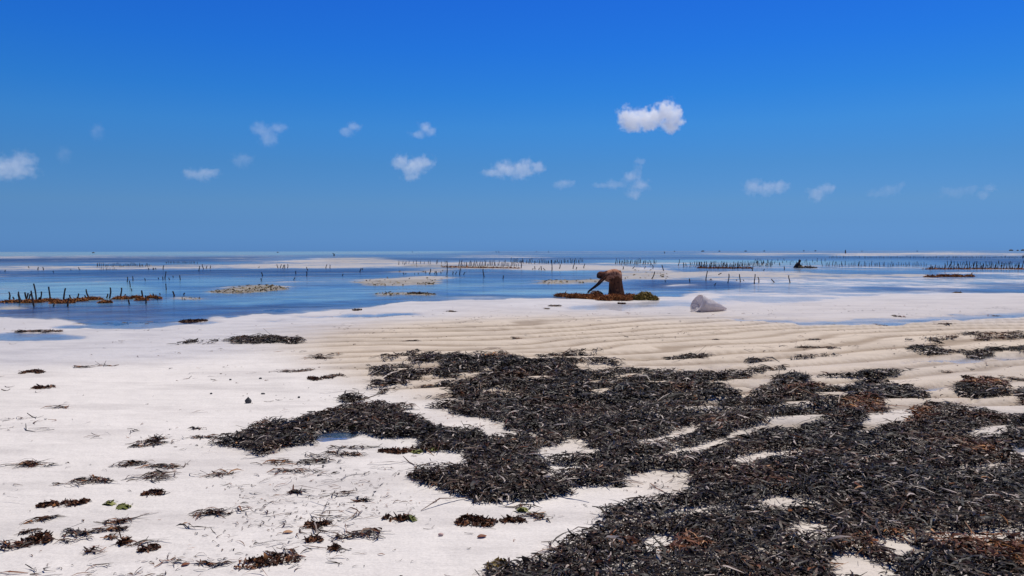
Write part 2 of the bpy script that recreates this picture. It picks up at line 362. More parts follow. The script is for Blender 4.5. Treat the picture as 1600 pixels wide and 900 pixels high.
for a in ((528,628,545,621,565,621,580,627,560,631,535,633), (640,566,700,559,760,556,800,557,780,561,700,564,650,570), (560,590,600,584,640,582,640,585,600,588), (565,609,600,603,640,601,630,605,600,608,575,612), (820,573,880,569,950,567,1010,566,950,571,880,574), (1090,590,1150,584,1230,581,1225,585,1150,589), (600,640,625,636,650,640,640,643,615,643), (592,562,620,556,655,552,660,555,630,559,600,563), (622,567,665,559,690,558,690,562,640,567), (540,578,600,575,650,571,650,575,600,578), (800,560,860,556,945,553,940,556,860,560), (1030,564,1060,560,1120,557,1116,560,1050,566),
          (1198,565,1250,561,1330,559,1330,561,1250,564), (1160,568,1180,565,1210,566,1180,572), (340,534,370,530,430,528,475,532,470,536,400,538), (250,540,300,535,345,532,345,535,300,538), (730,626,738,621,760,618,790,620,790,630,740,630)):
    ws(0.9, *a)
H = [(540,581,600,577,650,572.5,692,572,680,578,640,580.5,600,584), (556,598,575,602,620,601,660,596,715,591,740,587,766,582,768,586,740,592,715,597,690,599,660,601,625,607,590,613,556,614), (596,626,612,617,640,611,680,608,692,611,660,617,630,621,618,629,600,633),
     (560,625,600,622,640,627,680,628,742,619,742,623,690,630,660,635,640,635,615,637,595,630,560,635), (610,636,640,640,660,643,695,644,698,652,690,657,672,657,640,650,614,642), (755,617,802,614,802,618,760,621), (672,668,700,666,735,669,770,663,787,662,782,671,740,674,700,674), (742,680,770,679,802,679,802,685,760,687), (598,689,652,689,648,697,615,702,598,699),
     (1000,690,1040,684,1080,672,1090,676,1050,690,1010,698), (1130,720,1200,712,1260,708,1270,714,1190,722,1140,727), (1340,715,1420,706,1430,712,1360,722), (1480,735,1560,728,1600,730,1500,742), (1060,800,1130,795,1140,800,1080,808),
     (808,602,830,592,858,588,860,592,835,599), (884,606,920,598,970,592,1022,588,1020,592,970,598,910,604), (925,622,935,616,963,613,960,618,930,623), (1035,622,1085,619,1085,623,1035,625), (1080,638,1110,632,1140,632,1130,638,1085,641),
     (1152,632,1160,623,1172,622,1168,632), (1015,604,1050,600,1055,603,1020,607), (1108,604,1150,602,1190,597,1190,606,1140,611),
     (990,720,1030,714,1060,702,1110,692,1150,679,1190,671,1230,661,1262,654,1310,647,1318,652,1280,659,1250,671,1240,679,1210,677,1180,684,1130,697,1090,710,1070,713,1035,723,1000,723),
     (870,700,885,690,912,688,908,698,885,704), (840,712,850,702,880,704,930,708,925,715,880,713,850,718), (820,685,838,683,840,694,828,692), (850,733,870,731,908,734,905,738,860,740), (975,752,985,746,1030,743,1075,743,1078,757,1050,761,1010,760,985,755),
     (990,855,1010,845,1040,842,1070,847,1050,855,1020,867,1005,860), (1218,641,1235,630,1260,628,1275,630,1255,637,1240,641), (1275,625,1290,620,1335,622,1320,628), (1378,642,1390,633,1425,631,1445,635,1430,643,1400,648), (1330,681,1350,668,1362,656,1400,654,1424,656,1420,665,1380,669,1350,678),
     (1440,634,1490,628,1530,632,1580,630,1590,640,1575,650,1540,647,1500,642), (1505,681,1530,673,1560,668,1578,670,1560,679,1525,683), (1555,704,1580,698,1620,693,1700,688,1700,724,1610,720,1590,713), (1195,785,1220,783,1260,786,1285,789,1250,794,1225,799,1195,798),
     (1230,836,1255,821,1290,825,1305,833,1270,839), (1300,908,1306,872,1330,865,1360,875,1400,890,1412,908), (1375,847,1400,849,1430,857,1455,868,1440,873,1395,869,1380,862), (1452,838,1480,835,1560,835,1640,837,1640,844,1540,845,1470,844),
     (740,900,760,892,800,884,800,805,790,786,815,786,840,789,860,785,885,777,905,775,880,765,900,762,945,762,1000,764,1090,768,1080,775,1050,782,1000,790,960,797,930,806,940,815,912,815,930,822,918,838,880,850,855,850,890,858,870,868,840,875,800,885),
     (665,660,700,651,735,656,780,661,740,668,690,664), (640,622,690,611,722,606,735,609,700,615,660,622), (735,668,775,664,785,668,760,673), (745,681,780,678,800,681,780,686), (600,600,650,598,700,596,740,592,765,583,765,581,735,585,690,592,640,594,605,596), (660,575,686,572,684,575,664,577),
     (760,620,800,617,840,616,800,620), (650,580,640,586,610,588,620,582)]
for a in H:                                   # gaps of bare sand, a little wider than traced as blades lean into them
    mx, my = sum(a[::2])/(len(a)//2), sum(a[1::2])/(len(a)//2)
    b = []
    for x_, y_ in zip(a[::2], a[1::2]): b += [mx+(x_-mx)*1.06, y_+math.copysign(min(3.2, 1.2+0.012*(my-500)), y_-my)]
    wr(0.0, *b)
MWB = blur(MW, 26, 9)
MW = np.maximum(blur(MW, 5, 3), blur(MT, 4, 1))
RU = canvas(0.0)      # rust-coloured weed within the wrack
for a in ((1225,608,1300,606,1310,614,1230,616), (1350,625,1400,640,1470,652,1430,664,1330,655,1300,645), (1495,605,1560,600,1580,612,1520,616), (1060,845,1085,842,1120,870,1060,880,1030,870), (1400,838,1450,842,1380,862,1340,858), (1430,842,1560,845,1640,870,1640,900,1500,880), (1520,705,1570,708,1560,718,1520,715),
          (940,850,985,852,1010,862,980,870), (1230,755,1240,762,1210,768,1190,760), (1385,660,1425,658,1425,668,1390,670), (750,560,800,558,800,564,750,566), (395,667,420,663,430,672,400,676), (890,815,930,818,915,845,860,850), (820,848,900,846,900,858,830,856), (1290,880,1400,890,1330,905), (1395,538,1560,526,1640,528,1500,532)):
    fill(RU, list(zip(a[::2], a[1::2])), 0.9)
RU = blur(RU, 8, 4)

# ------------------------------------------------------------------ ground surface
def fields(x, y):
    x = np.asarray(x, float); y = np.asarray(y, float)
    r = np.hypot(x, y); front = y > np.maximum(0.45*np.abs(x), 0.6)
    px, py = proj(x, np.where(front, y, np.maximum(y, 0.6)), 0.0)
    u = py-HORY
    ld = np.log(np.maximum(r, 1))
    # domain warp so that edges meander
    wx = (fbm(px/70, ld*9, 3)-0.5)*46*np.clip(u/60, 0.25, 1); wy = (fbm(px/45, ld*14, 8)-0.5)*np.clip(u*0.085, 0, 9)
    wd = samp(WD, px+wx, py+wy); wd = np.where(front, wd, -0.5)
    fine = (fbm(px/22, ld*40, 21)-0.5)
    streak = fbm(px/150, ld*26, 27, 5)-0.5
    wd = wd + np.where(wd > 0.2, streak*1.5, streak*np.where(py < 432, 1.25, np.where(py < 465, 0.6, 0.25)))*(py < 505)
    wd = wd + (fine+0.5*(fbm(px/9, ld*70, 23)-0.5))*np.where(wd > 0.6, 0.35, 0.62)*np.clip((475-py)/45, 0.25, 1)
    wd = np.where((py > 545) & (wd < 0), np.minimum(wd, -0.1), wd)
    be, rp = samp(BE, px+wx, py+wy), samp(RP, px, py)*front
    al = samp(AL, px+wx*0.5, py+wy*0.6); wt = samp(WT, px, py)
    mw = samp(MW, px, py)*front
    tq = np.clip(samp(TQ, px+wx*1.5, py+wy*0.7)+(fbm(px/180, ld*30, 57, 4)-0.5)*0.9+(fbm(px/38, ld*95, 59, 3)-0.5)*1.1*np.clip((py-412)/40, 0, 1), -1, 1)
    return dict(px=px, py=py, wd=wd, be=be, rp=rp, al=al, wt=wt, mw=mw, tq=tq, r=r)
def ripple(x, y):
    th = 0.27
    q = y*math.cos(th) - x*math.sin(th)
    ph = q/(0.46+0.008*np.clip(y, 0, 20)) + 2.9*(fbm(x*0.14, y*0.28, 31, 3)-0.5) + 0.9*(fbm(x*0.45, y*0.9, 33, 3)-0.5)
    f = ph-np.floor(ph)
    prof = np.where(f < 0.68, (f/0.68)**1.4, 0.5+0.5*np.cos((f-0.68)/0.32*PI))     # gentle stoss, steep lee towards the camera's far side
    amp = 0.25+1.5*fbm(x*0.3, y*0.7, 41, 3)
    return 1-prof, amp
def ground(x, y, f=None):
    f = f or fields(x, y)
    wd = f['wd']
    z = np.where(wd > 0, -0.085*wd, -0.04*wd)
    pr, am = ripple(x, y)
    near = np.clip(1.25-f['r']/60, 0, 1)
    z = z + 0.016*f['rp']*np.clip(-wd*8, 0, 1)*near
    land = np.clip(0.5-wd*2.2, 0, 1)
    z = z + (pr-0.45)*0.042*am*f['rp']*near*np.clip(land, 0.25, 1)
    q2 = (y*math.cos(0.2)-x*math.sin(0.2))/0.27+2.2*fbm(x*0.5, y*0.8, 47, 3)
    z = z + np.sin(2*PI*q2)*0.007*fbm(x*0.8, y*0.8, 49, 2)*f['rp']*np.clip(1.6-f['r']/14, 0, 1)*np.clip(land, 0.25, 1)
    z = z + (fbm(x*0.5, y*0.8, 51, 3)-0.5)*0.016*near*land
    z = z + (fbm(x*2.3, y*3.5, 55, 3)-0.5)*0.007*near*land
    far = np.clip((f['r']-60)/500, 0, 1)
    z = z*(1-0.3*far)
    return z
us = np.concatenate([[0.05, 0.1, 0.17, 0.25], np.arange(0.35, 60, 0.36), np.arange(60, 150, 0.8), np.arange(150, 520, 1.5), np.geomspace(524, 4000, 40)])
radii = CAMH*F/us
ang = np.concatenate([np.linspace(-0.69, 0.69, 560), np.linspace(0.69, 2*PI-0.69, 72)[1:-1]])   # from +Y, clockwise
na, nr = len(ang), len(radii)
R, A = np.meshgrid(radii, ang, indexing='ij')
GX, GY = (R*np.sin(A)).ravel(), (R*np.cos(A)).ravel()
GF = fields(GX, GY); GZ = ground(GX, GY, GF)
ii = np.arange(nr-1)[:, None]*na; jj = np.arange(na)[None, :]; jn = (jj+1) % na
Q = np.stack([ii+jj, ii+jn, ii+na+jn, ii+na+jj], -1).reshape(-1, 4)
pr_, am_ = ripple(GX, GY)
moist_shade = np.clip((0.55-pr_)*2.4, 0, 1)*GF['rp']*(0.5+0.5*am_)  # damp ripple troughs, deepened to paint in shade the low relief lacks
moist_shade = np.maximum(moist_shade, np.clip(0.9-np.abs(GF['wd']+0.02)*7, 0, 1)*0.35*(GF['py'] > 480))
ctr = len(GX)
V = np.concatenate([np.stack([GX, GY, GZ], -1), [[0, 0, 0.02]]])
ap = lambda a, v=0.0: np.concatenate([a, [v]])
last = (nr-1)*na
# centre cap as quads of the last ring
cap = np.array([[last+j, last+(j+1) % na, last+(j+2) % na, ctr] for j in range(0, na, 2)])
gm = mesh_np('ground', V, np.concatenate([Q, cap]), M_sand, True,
             dict(beige=ap(GF['be']), wet=ap(np.clip(GF['wt']+np.clip(GF['wd']*3+0.6, 0, 0.6), 0, 1)), algae=ap(GF['al']), moist_shade=ap(np.clip(moist_shade, 0, 1))))
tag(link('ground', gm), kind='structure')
dep = np.clip(-GZ/0.085, -1, 1)
keep = (np.maximum.reduce([dep[Q[:, k]] for k in range(4)]) > 0.0) & (np.minimum.reduce([GF['py'][Q[:, k]] for k in range(4)]) < 800)
used = np.unique(Q[keep]); remap = np.full(len(GX), -1); remap[used] = np.arange(len(used))
wm = mesh_np('water', np.stack([GX[used], GY[used], np.zeros(len(used))], -1), remap[Q[keep]], M_water, True,
             dict(depth=np.clip(dep[used], 0, 1), turquoise=GF['tq'][used]))
tag(link('water', wm), kind='structure')
def gz(x, y): return float(ground(np.array([x], float), np.array([y], float))[0])
def spot(px, py):
    x, y = at(px, py, 0.01); z = gz(x, y); x, y = at(px, py, z); return float(x), float(y), gz(x, y)
def ppm(py): return (py-HORY)/CAMH          # photograph pixels per metre at that row

# ------------------------------------------------------------------ ribbons of weed
def ribbons(c, d, s, bend, L, Wd, S=3, twist=None):
    """c,d,s,bend (N,3) L,Wd (N,) -> verts, quads"""
    N = len(c); t = np.linspace(-0.5, 0.5, S+1)
    P = c[:, None]+d[:, None]*(L[:, None]*t)[..., None]+bend[:, None]*((t*t*4-0.33)[None, :]*L[:, None])[..., None]
    tap = np.interp(t, [-0.5, -0.3, 0.2, 0.5], [0.55, 1.0, 0.95, 0.35])
    sv = s[:, None]*(Wd[:, None]*0.5*tap[None, :])[..., None]
    if twist is not None:
        nrm = np.cross(d, s); a = twist[:, None]*t[None, :]
        sv = (s[:, None]*np.cos(a)[..., None]+nrm[:, None]*np.sin(a)[..., None])*(Wd[:, None]*0.5*tap[None, :])[..., None]
    Vv = np.stack([P-sv, P+sv], 2).reshape(N, -1, 3)
    k = np.arange(S)*2; q = np.stack([k, k+1, k+3, k+2], -1)
    Qq = (q[None]+(np.arange(N)*2*(S+1))[:, None, None]).reshape(-1, 4)
    return Vv.reshape(-1, 3), Qq
def flat_frames(n, rg, lift=0.25, rollmax=0.9, head=None, spread=PI):
    a = rg.uniform(-PI, PI, n) if head is None else head+rg.normal(0, spread, n)
    e = rg.normal(0, lift, n)
    d = np.stack([np.cos(a)*np.cos(e), np.sin(a)*np.cos(e), np.sin(e)], -1)
    h = np.stack([-np.sin(a), np.cos(a), 0*a], -1); up = np.cross(d, h)
    ro = rg.uniform(-rollmax, rollmax, n)
    s = h*np.cos(ro)[:, None]+up*np.sin(ro)[:, None]; nn = np.cross(d, s)
    bend = h*rg.normal(0, 0.16, n)[:, None]+up*rg.normal(-0.10, 0.12, n)[:, None]
    return d, s, bend
# wrack field
def scatter_wrack():
    pts = []
    for (d0, d1, dens) in ((3.2, 5.2, 6000), (5.2, 7.5, 4900), (7.5, 10.5, 3500), (10.5, 17.5, 2200)):
        xa, xb = -6.0, d1*0.78+1.0
        n = int((xb-xa)*(d1-d0)*dens)
        x = rng.uniform(xa, xb, n); y = rng.uniform(d0, d1, n)
        px, py = proj(x, y, 0.02)
        ok = (px > 200) & (px < 1760) & (py > 520) & (py < 990)
        x, y, px, py = x[ok], y[ok], px[ok], py[ok]
        m = samp(MW, px+(fbm(x*3, y*3, 71)-0.5)*26, py+(fbm(x*3, y*3, 77)-0.5)*12)
        pr, am = ripple(x, y)
        m2 = np.clip((m-0.44)/0.5+1.5*(fbm(x*4, y*6, 81, 3)-0.5)*np.clip((1.02-m)*4, 0, 1), 0, 1)
        crest = np.clip((pr-0.74)*6, 0, 1)*np.clip((fbm(x*0.7, y*1.0, 85, 3)-0.42)*6, 0, 1)*0.5*(px > 850)
        m2 = np.clip(m2-crest, 0, 1)
        thin = fbm(x*1.1, y*1.8, 91)                       # some places the cover is thinner
        m2 = m2*np.clip(0.85+1.6*(thin-0.32), 0.55, 1)
        k = rng.random(len(x)) < m2**1.15
        pts.append(np.stack([x[k], y[k], m[k], np.full(k.sum(), (d0+d1)/2)], -1))
    return np.concatenate(pts)
P = scatter_wrack(); n = len(P)
print('wrack blades', n)
zg = ground(P[:, 0], P[:, 1])
d, s, bend = flat_frames(n, rng, 0.20, 0.95)
# favour lying along the ripple
big_ = np.clip(P[:, 3]/7, 0.8, 1.35)
L = rng.lognormal(math.log(0.070), 0.55, n)*big_**0.6; Wd = rng.lognormal(math.log(0.0092), 0.36, n)*big_**0.7
thick = 0.008+0.066*P[:, 2]**2*(0.35+0.9*fbm(P[:, 0]*2.2, P[:, 1]*3.0, 95))
lev = rng.random(n)
c = np.stack([P[:, 0], P[:, 1], zg+0.006+thick*lev], -1)
V, Qr = ribbons(c, d, s, bend, L, Wd, 3, rng.normal(0, 1.2, n))
pxx, pyy = proj(P[:, 0], P[:, 1], 0.02)
ru = np.clip(1.5*samp(RU, pxx, pyy)+(fbm(P[:, 0]*1.7, P[:, 1]*2.4, 101)-0.64)*2.2, 0, 1)
ru = np.where(rng.random(n) < 0.02, 0.8, ru*(rng.random(n) < 0.85))
tint = np.clip(rng.beta(1.3, 3.0, n)+rng.normal(0, 0.05, n), 0, 0.92); tint = np.clip(tint+(fbm(P[:, 0]*1.5, P[:, 1]*2.2, 131, 3)-0.46)*0.5, 0, 0.93); tint = np.where(rng.random(n) < 0.06, 1.0, tint)  # a few blades take the palest tint as painted glints
rep = lambda a: np.repeat(a, 8)
V[:, 2] = np.maximum(V[:, 2], np.repeat(zg, 8)+0.003)
tag(link('seaweed_wrack', mesh_np('seaweed_wrack', V, Qr, M_dark, True, dict(tint=rep(tint), rust=rep(ru)))),
    'dark brown carpet of cast up seaweed covering the sand at lower right', 'seaweed', kind='stuff')

# strewn crumbs and single blades over the pale sand
def strewn():
    n = 30000
    px = rng.uniform(-150, 1750, n); py = HORY+np.exp(rng.uniform(math.log(85), math.log(560), n))
    x, y = at(px, py)
    dens = np.clip((fbm(x*0.8, y*1.5, 111, 5)-0.47)*5, 0.03, 1)*np.interp(py, [480, 560, 700, 900], [0.35, 0.4, 0.8, 0.85])
    dens = np.maximum(dens, 0.9*np.clip(samp(MWB, px, py)*2.2-0.12, 0, 1))
    dens = dens*np.where((px < 520) & (py < 650), 0.35, 1)
    dens = np.where(samp(WD, px, py) > 0.1, dens*0.25, dens)
    k = rng.random(n) < dens
    return x[k], y[k], py[k]
x, y, py = strewn(); n = len(x); zg = ground(x, y)
d, s, bend = flat_frames(n, rng, 0.07, 0.5, 0.35, 0.75)
sz = np.clip(np.hypot(x, y)/7, 0.8, 1.7)
L = rng.lognormal(math.log(0.036), 0.85, n)*sz**0.5; Wd = rng.lognormal(math.log(0.0062), 0.4, n)*sz**0.8
bend *= 1.5
V, Qr = ribbons(np.stack([x, y, zg+0.006], -1), d, s, bend, L, Wd, 3, rng.normal(0, 1.5, n))
V[:, 2] = np.maximum(V[:, 2], np.repeat(zg, 8)+0.002)
tag(link('seaweed_scraps', mesh_np('seaweed_scraps', V, Qr, M_dark, True, dict(tint=rep(np.clip(rng.beta(1.8, 2.8, n), 0, 1)), rust=rep(np.where(rng.random(n) < 0.3, 0.8, 0.1))))),
    'thin dark scraps of seaweed strewn singly over the pale sand', 'seaweed', kind='stuff')

# rubble of weed over the low bars
n = 60000
px = rng.uniform(-40, 1640, n); py = rng.uniform(400, 475, n); x, y = at(px, py, 0.0)
ff = fields(x, y); a_ = np.clip(ff['al']-0.45, 0, 1)*2*(ff['wd'] < 0.12)
k = rng.random(n) < a_*np.clip((fbm(x*0.8, y*0.8, 141, 4)-0.36)*4.5, 0.02, 1)*np.clip((py-396)/45, 0.1, 1)*0.62
x, y = x[k], y[k]; n = len(x); print('bar weed', n); zg = ground(x, y); r_ = np.hypot(x, y)/30
d, s, bend = flat_frames(n, rng, 0.35, 1.2)
V, Qr = ribbons(np.stack([x, y, zg+0.02*r_], -1), d, s, bend*1.5, rng.lognormal(math.log(0.12), 0.4, n)*r_**0.7, rng.lognormal(math.log(0.035), 0.3, n)*r_**0.7, 3, rng.normal(0, 1.5, n))
M_bar = mat_weed('bar_weed', [(0.0, srgb(62, 48, 32)), (0.5, srgb(122, 104, 72)), (1.0, srgb(176, 160, 122))], 0.7, None, 0.15)
tag(link('bar_weed', mesh_np('bar_weed', V, Qr, M_bar, True, dict(tint=np.repeat(rng.beta(1.5, 1.6, n), 8)))), 'tan and olive weed rubble covering the low bars in the blue water', 'seaweed', kind='stuff')

# ------------------------------------------------------------------ separate clumps
def clump(px, py, w, h, style, label, ang=0.15, name='seaweed_clump', tall=None, group=None):
    x, y, z = spot(px, py); k = ppm(py); d_ = math.hypot(x, y)
    a = w/k/2; b = max(0.03, min(h*d_/(py-HORY)*0.62/2, a*1.2))
    rg = np.random.default_rng(int(px*7+py*13))
    hgt = tall if tall else (min(0.08, 0.22*h/k)+0.006)*(1.0 if style in ('rust', 'olive') else 0.6)
    big_ = max(1.0, d_/9)
    area = PI*a*b
    if style == 'dark':    n, L0, W0, mt = int(np.clip(area*1700/big_+10, 10, 700)), 0.075, 0.0085, M_dark
    elif style == 'thin':  n, L0, W0, mt = int(np.clip(area*700/big_+7, 7, 300)), 0.11, 0.008, M_dark
    elif style == 'sprig': n, L0, W0, mt = rg.integers(3, 7), max(0.05, a*1.3), 0.008, M_dark
    elif style == 'rust':  n, L0, W0, mt = int(np.clip(area*9000/big_**1.5+40, 40, 1500)), 0.034, 0.012, M_rust
    elif style == 'olive': n, L0, W0, mt = int(np.clip(area*9000/big_**1.5+40, 40, 1500)), 0.034, 0.012, M_olive
    else:                  n, L0, W0, mt = int(np.clip(area*5000/big_+10, 8, 200)), 0.05, 0.022, M_lime
    n = int(n)
    q = rg.random(n)**(0.6 if style in ('rust', 'olive') else 0.75); th = rg.uniform(-PI, PI, n)
    lx, ly = a*q*np.cos(th), b*q*np.sin(th)
    ly = ly+0.35*b*np.sin(lx/a*3+px)                    # a wavering line rather than an ellipse
    cut = fbm(lx/a*2.2+px, ly/b*2+py, 7) > 0.36
    if cut.sum() > 6 and style != 'sprig': lx, ly, q = lx[cut], ly[cut], q[cut]; n = len(lx)
    hd = np.full(n, ang)
    if style in ('dark', 'thin') and k < 1e9:
        ns_ = max(1, int(rg.integers(2, 5) if style == 'dark' else rg.integers(2, 4))); si = rg.integers(0, ns_, n)
        o1, sl_, p1, f1, e0, e1 = (rg.uniform(-0.7, 0.7, ns_), rg.normal(0, 0.5, ns_), rg.uniform(0, 6, ns_), rg.uniform(2, 4.5, ns_), rg.uniform(-1, -0.1, ns_), rg.uniform(0.1, 1, ns_))
        e0[0], e1[0] = -1, 1
        tt = rg.beta(1.3, 1.3, n); u_ = e0[si]+(e1[si]-e0[si])*tt
        wv = o1[si]+sl_[si]*u_+0.45*np.sin(f1[si]*u_+p1[si]); dv = sl_[si]+0.45*f1[si]*np.cos(f1[si]*u_+p1[si])
        jit = rg.normal(0, 0.16 if style == 'dark' else 0.3, n)
        lx = a*u_; ly = b*(wv*0.8+jit); q = np.clip(np.abs(u_)*0.5+np.abs(jit)*1.5, 0, 1)
        hd = ang+np.arctan(np.clip(dv*b/a, -1.2, 1.2))
    ca, sa = math.cos(ang), math.sin(ang)
    wx, wy = lx*ca-ly*sa, lx*sa+ly*ca
    zg = ground(x+wx, y+wy)-z
    mound = hgt*(1-q**1.5)*(0.5+fbm(wx*9, wy*9, 3))
    if style in ('rust', 'olive'):
        d, s, bend = flat_frames(n, rg, 0.8, 1.5); bend *= 1.8
        zz = zg+0.006+mound*rg.random(n)**0.6
    else:
        d, s, bend = flat_frames(n, rg, 0.08, 0.7, hd, 0.6 if style != 'sprig' else 0.8); bend *= 1.5
        zz = zg+0.006+mound*rg.random(n)
    L = rg.lognormal(math.log(L0), 0.35, n)*big_**0.5; Wd = rg.lognormal(math.log(W0), 0.3, n)*big_**0.7
    V, Qr = ribbons(np.stack([wx, wy, zz], -1), d, s, bend, L, Wd, 3, rg.normal(0, 1.6, n))
    V[:, 2] = np.maximum(V[:, 2], np.repeat(zg, 8)+0.002)
    me = mesh_np(name, V, Qr, mt, True, dict(tint=np.repeat(np.clip(rg.beta(1.8, 2.2, n), 0, 1), 8), rust=np.repeat(np.where(rg.random(n) < 0.3, 0.7, 0.0), 8)))
    return tag(link(name, me, None, (x, y, z)), label, 'seaweed', group or 'seaweed clumps strewn on the sand')
CL = [
 (415,880,100,22,'rust','rusty frilly seaweed clump with a tail, low at the frame bottom left of centre'),
 (446,866,62,20,'dark','dark blades trailing up from the rusty clump at the bottom left of centre'),
 (345,803,82,26,'dark','dark forked seaweed strand lying alone on pale sand below the long blue-black strand'),
 (565,839,86,24,'dark','dark seaweed bundle left of the rusty clump, with a long blade pointing right'),
 (744,817,66,20,'rust','knobbly red-brown seaweed clump alone on sand under the wrack edge'),
 (620,811,42,12,'rust','small red-brown frond clump beside a green shred'),
 (495,821,38,12,'rust','curled brown frond with a stalk sticking up to the right'),
 (494,828,60,14,'sprig','thin stalks around the curled brown frond'),
 (523,858,14,10,'rust','small tan tuft below the dark seaweed bundle'),
 (492,845,28,10,'rust','small reddish tuft with pointed tips left of the dark bundle'),
 (780,886,44,22,'olive','olive-brown bushy clump touching the bottom edge of the wrack tongue'),
 (465,770,28,12,'dark','star-shaped dark sprig alone on open sand'),
 (532,773,50,8,'thin','flat thin strand right of the star-shaped sprig'),
 (568,782,20,8,'dark','short dark clump right of the flat thin strand'),
 (65,672,36,8,'sprig','hooked thin sprig on white sand far from the wrack'),
 (50,727,90,14,'thin','long wispy strand at the left edge above the pale clearing'),
 (205,726,60,14,'dark','dark upper strand of the seaweed line at left'),
 (262,729,64,12,'dark','dark strand next to the blue-grey puddle of blades'),
 (240,746,84,20,'thin','sparse blue-black blades spread over a wet hollow'),
 (135,754,84,18,'dark','long dark strand running down left from the wet hollow'),
 (335,742,70,10,'thin','wispy strand right of the wet hollow'),
 (240,772,34,10,'rust','small brown tuft with spread tips below the wet hollow'),
 (76,790,34,8,'rust','flat brown frond left of the two green leaves'),
 (118,787,40,10,'rust','brown frond with a thin tail near the two green leaves'),
 (66,812,30,14,'dark','spidery black sprig left of the middle tangle'),
 (190,813,48,18,'dark','dark tangle with loops in the lower left sand'),
 (135,833,84,18,'dark','long black strand under the looped tangle'),
 (182,827,34,12,'dark','short curled strand joining the looped tangle'),
 (58,845,50,20,'rust','brown spiky tuft lying on the black strand at the left edge'),
 (18,856,64,16,'dark','black strand coming in from the left edge'),
 (48,832,40,10,'dark','small dark strand over the brown spiky tuft'),
 (120,845,40,12,'dark','dark forked strand right of the brown spiky tuft'),
 (175,842,14,10,'dark','small curled black scrap in the lower left sand'),
 (225,846,66,14,'thin','long thin stalks fanning right from a small reddish knot'),
 (194,849,18,10,'rust','small reddish knot where thin stalks meet'),
 (233,859,32,8,'rust','flat crumbly red-brown clump below the fan of stalks'),
 (150,860,30,12,'dark','black forked scrap with a blade standing up'),
 (250,880,28,10,'sprig','pale brown sprig near the bottom edge'),
 (330,880,44,14,'dark','angular dark scrap near the bottom edge left of the rusty clump'),
 (277,880,18,18,'sprig','wavy single blade near the bottom edge'),
 (50,893,62,12,'sprig','long bowed twig at the lower left corner'),
 (285,825,40,10,'sprig','slender forked twig on the pale sand'),
 (240,693,64,14,'dark','dark seaweed clump lying left of the long wrack tip'),
 (250,685,28,10,'dark','small upper strand over the dark clump left of the wrack tip'),
 (310,685,52,8,'dark','flat dark strand just left of the wrack tip'),
 (310,671,20,5,'dark','tiny dark scrap above the flat strand'),
 (212,673,24,8,'sprig','little branching sprig on white sand'),
 (155,681,34,8,'sprig','faint thin sprig with a dark end on white sand'),
 (90,636,44,6,'thin','low dark scrap with a long thin tail on the white sand'),
 (52,582,34,6,'rust','flat brown scrap on the far white sand'),
 (68,606,32,5,'rust','tan flat scrap below the flat brown scrap'),
 (147,573,66,4,'thin','straight thin line of weed on the far white sand'),
 (42,653,30,4,'sprig','curved thin hair of weed at the left'),
 (495,592,30,8,'rust','rusty tuft on sand left of the upper wrack fingers'),
 (520,590,36,10,'dark','dark strand right of the rusty tuft'),
 (470,580,60,8,'thin','scattered thin pieces over the rusty tuft'),
 (505,557,60,8,'thin','thin pieces of weed near the ripples'),
 (640,532,34,4,'dark','dark bit on the far ripples at centre left'),
 (805,530,20,5,'dark','small dark piece on the rippled sand at centre'),
 (1300,546,24,4,'dark','short dark strip on the ripples right of centre'),
 (1268,530,20,5,'dark','little dark heap on the ripples at right'),
 (1118,530,10,6,'dark','forked dark twig on the ripples'),
 (1550,591,40,8,'dark','dark clump on sand by the right edge'),
 (1518,592,20,8,'rust','small rusty clump by the right edge'),
 (1555,592,26,10,'dark','spiky dark clump left of the right edge'),
 (1590,590,40,8,'dark','dark clump cut by the right edge'),
 (1482,579,30,4,'thin','thin twiggy line of weed at right'),
 (1440,545,24,3,'rust','thin brownish strip of weed at upper right'),
 (1270,540,60,4,'dark','dark beaded strip in a ripple trough at right'),
 (1385,510,40,4,'dark','dark line of weed at the edge of the wet sand at right'),
 (1470,506,26,5,'dark','two dark lumps in the shallow puddle at right'),
 (1400,494,16,3,'dark','dark splinter in the puddle near the right edge'),
 (1555,494,16,5,'dark','dark splinter with a shadowed pool near the right edge'),
 (300,504,44,6,'rust','brown strip of weed along the left shore bar'),
 (190,506,100,6,'thin','broken brown line of weed in the left pool'),
 (60,520,80,4,'dark','dark line of weed in the blue pool at far left'),
 (235,460,30,3,'dark','small far clump between the stakes at left'),
 (1495,457.5,14,4,'rust','round brown lump in the shallows at right'),
 (868,478,24,4,'dark','dark scrap on wet sand left of the seaweed heap'),
 (855,483,10,3,'dark','tiny dark scrap on wet sand left of the seaweed heap'),
 (972,475,12,4,'rust','small brown scrap in front of the big seaweed heap'),
 (705,487,14,3,'dark','dark speck on the wet sand at centre left'),
 (558,485,14,4,'rust','small brown lump near the end of the spit'),
 (430,486,40,4,'dark','two brown lumps in the shallows by the spit'),
 (345,473,24,4,'dark','flat dark clump in the shallows at left'),
 (425,471,22,3,'dark','far flat dark clump in the shallows'),
 (650,459,26,4,'rust','brown tuft on the small weedy bar'),
 (520,713,100,16,'thin','loose wet strands below the blue pool'),
 (440,722,80,14,'thin','wet blue-black strands left of the looser strands'),
 (500,722,70,10,'dark','dark strand with a spike under the blue pool'),
 (455,738,110,10,'thin','long dark line of strands under the wrack arm'),
 (645,724,100,10,'sprig','forked thin strand below the wrack edge'),
 (620,706,56,10,'rust','red-brown tangle at the tip of the wrack edge'),
 (830,808,56,16,'dark','dark branched strand on the pale bay'),
 (818,792,44,8,'dark','black blade bundle at the head of the pale bay'),
 (800,815,40,8,'rust','red strand at the left of the pale bay'),
 (550,700,80,8,'thin','thin dark strands right under the pool'),
]
for cdef in CL: clump(*cdef)
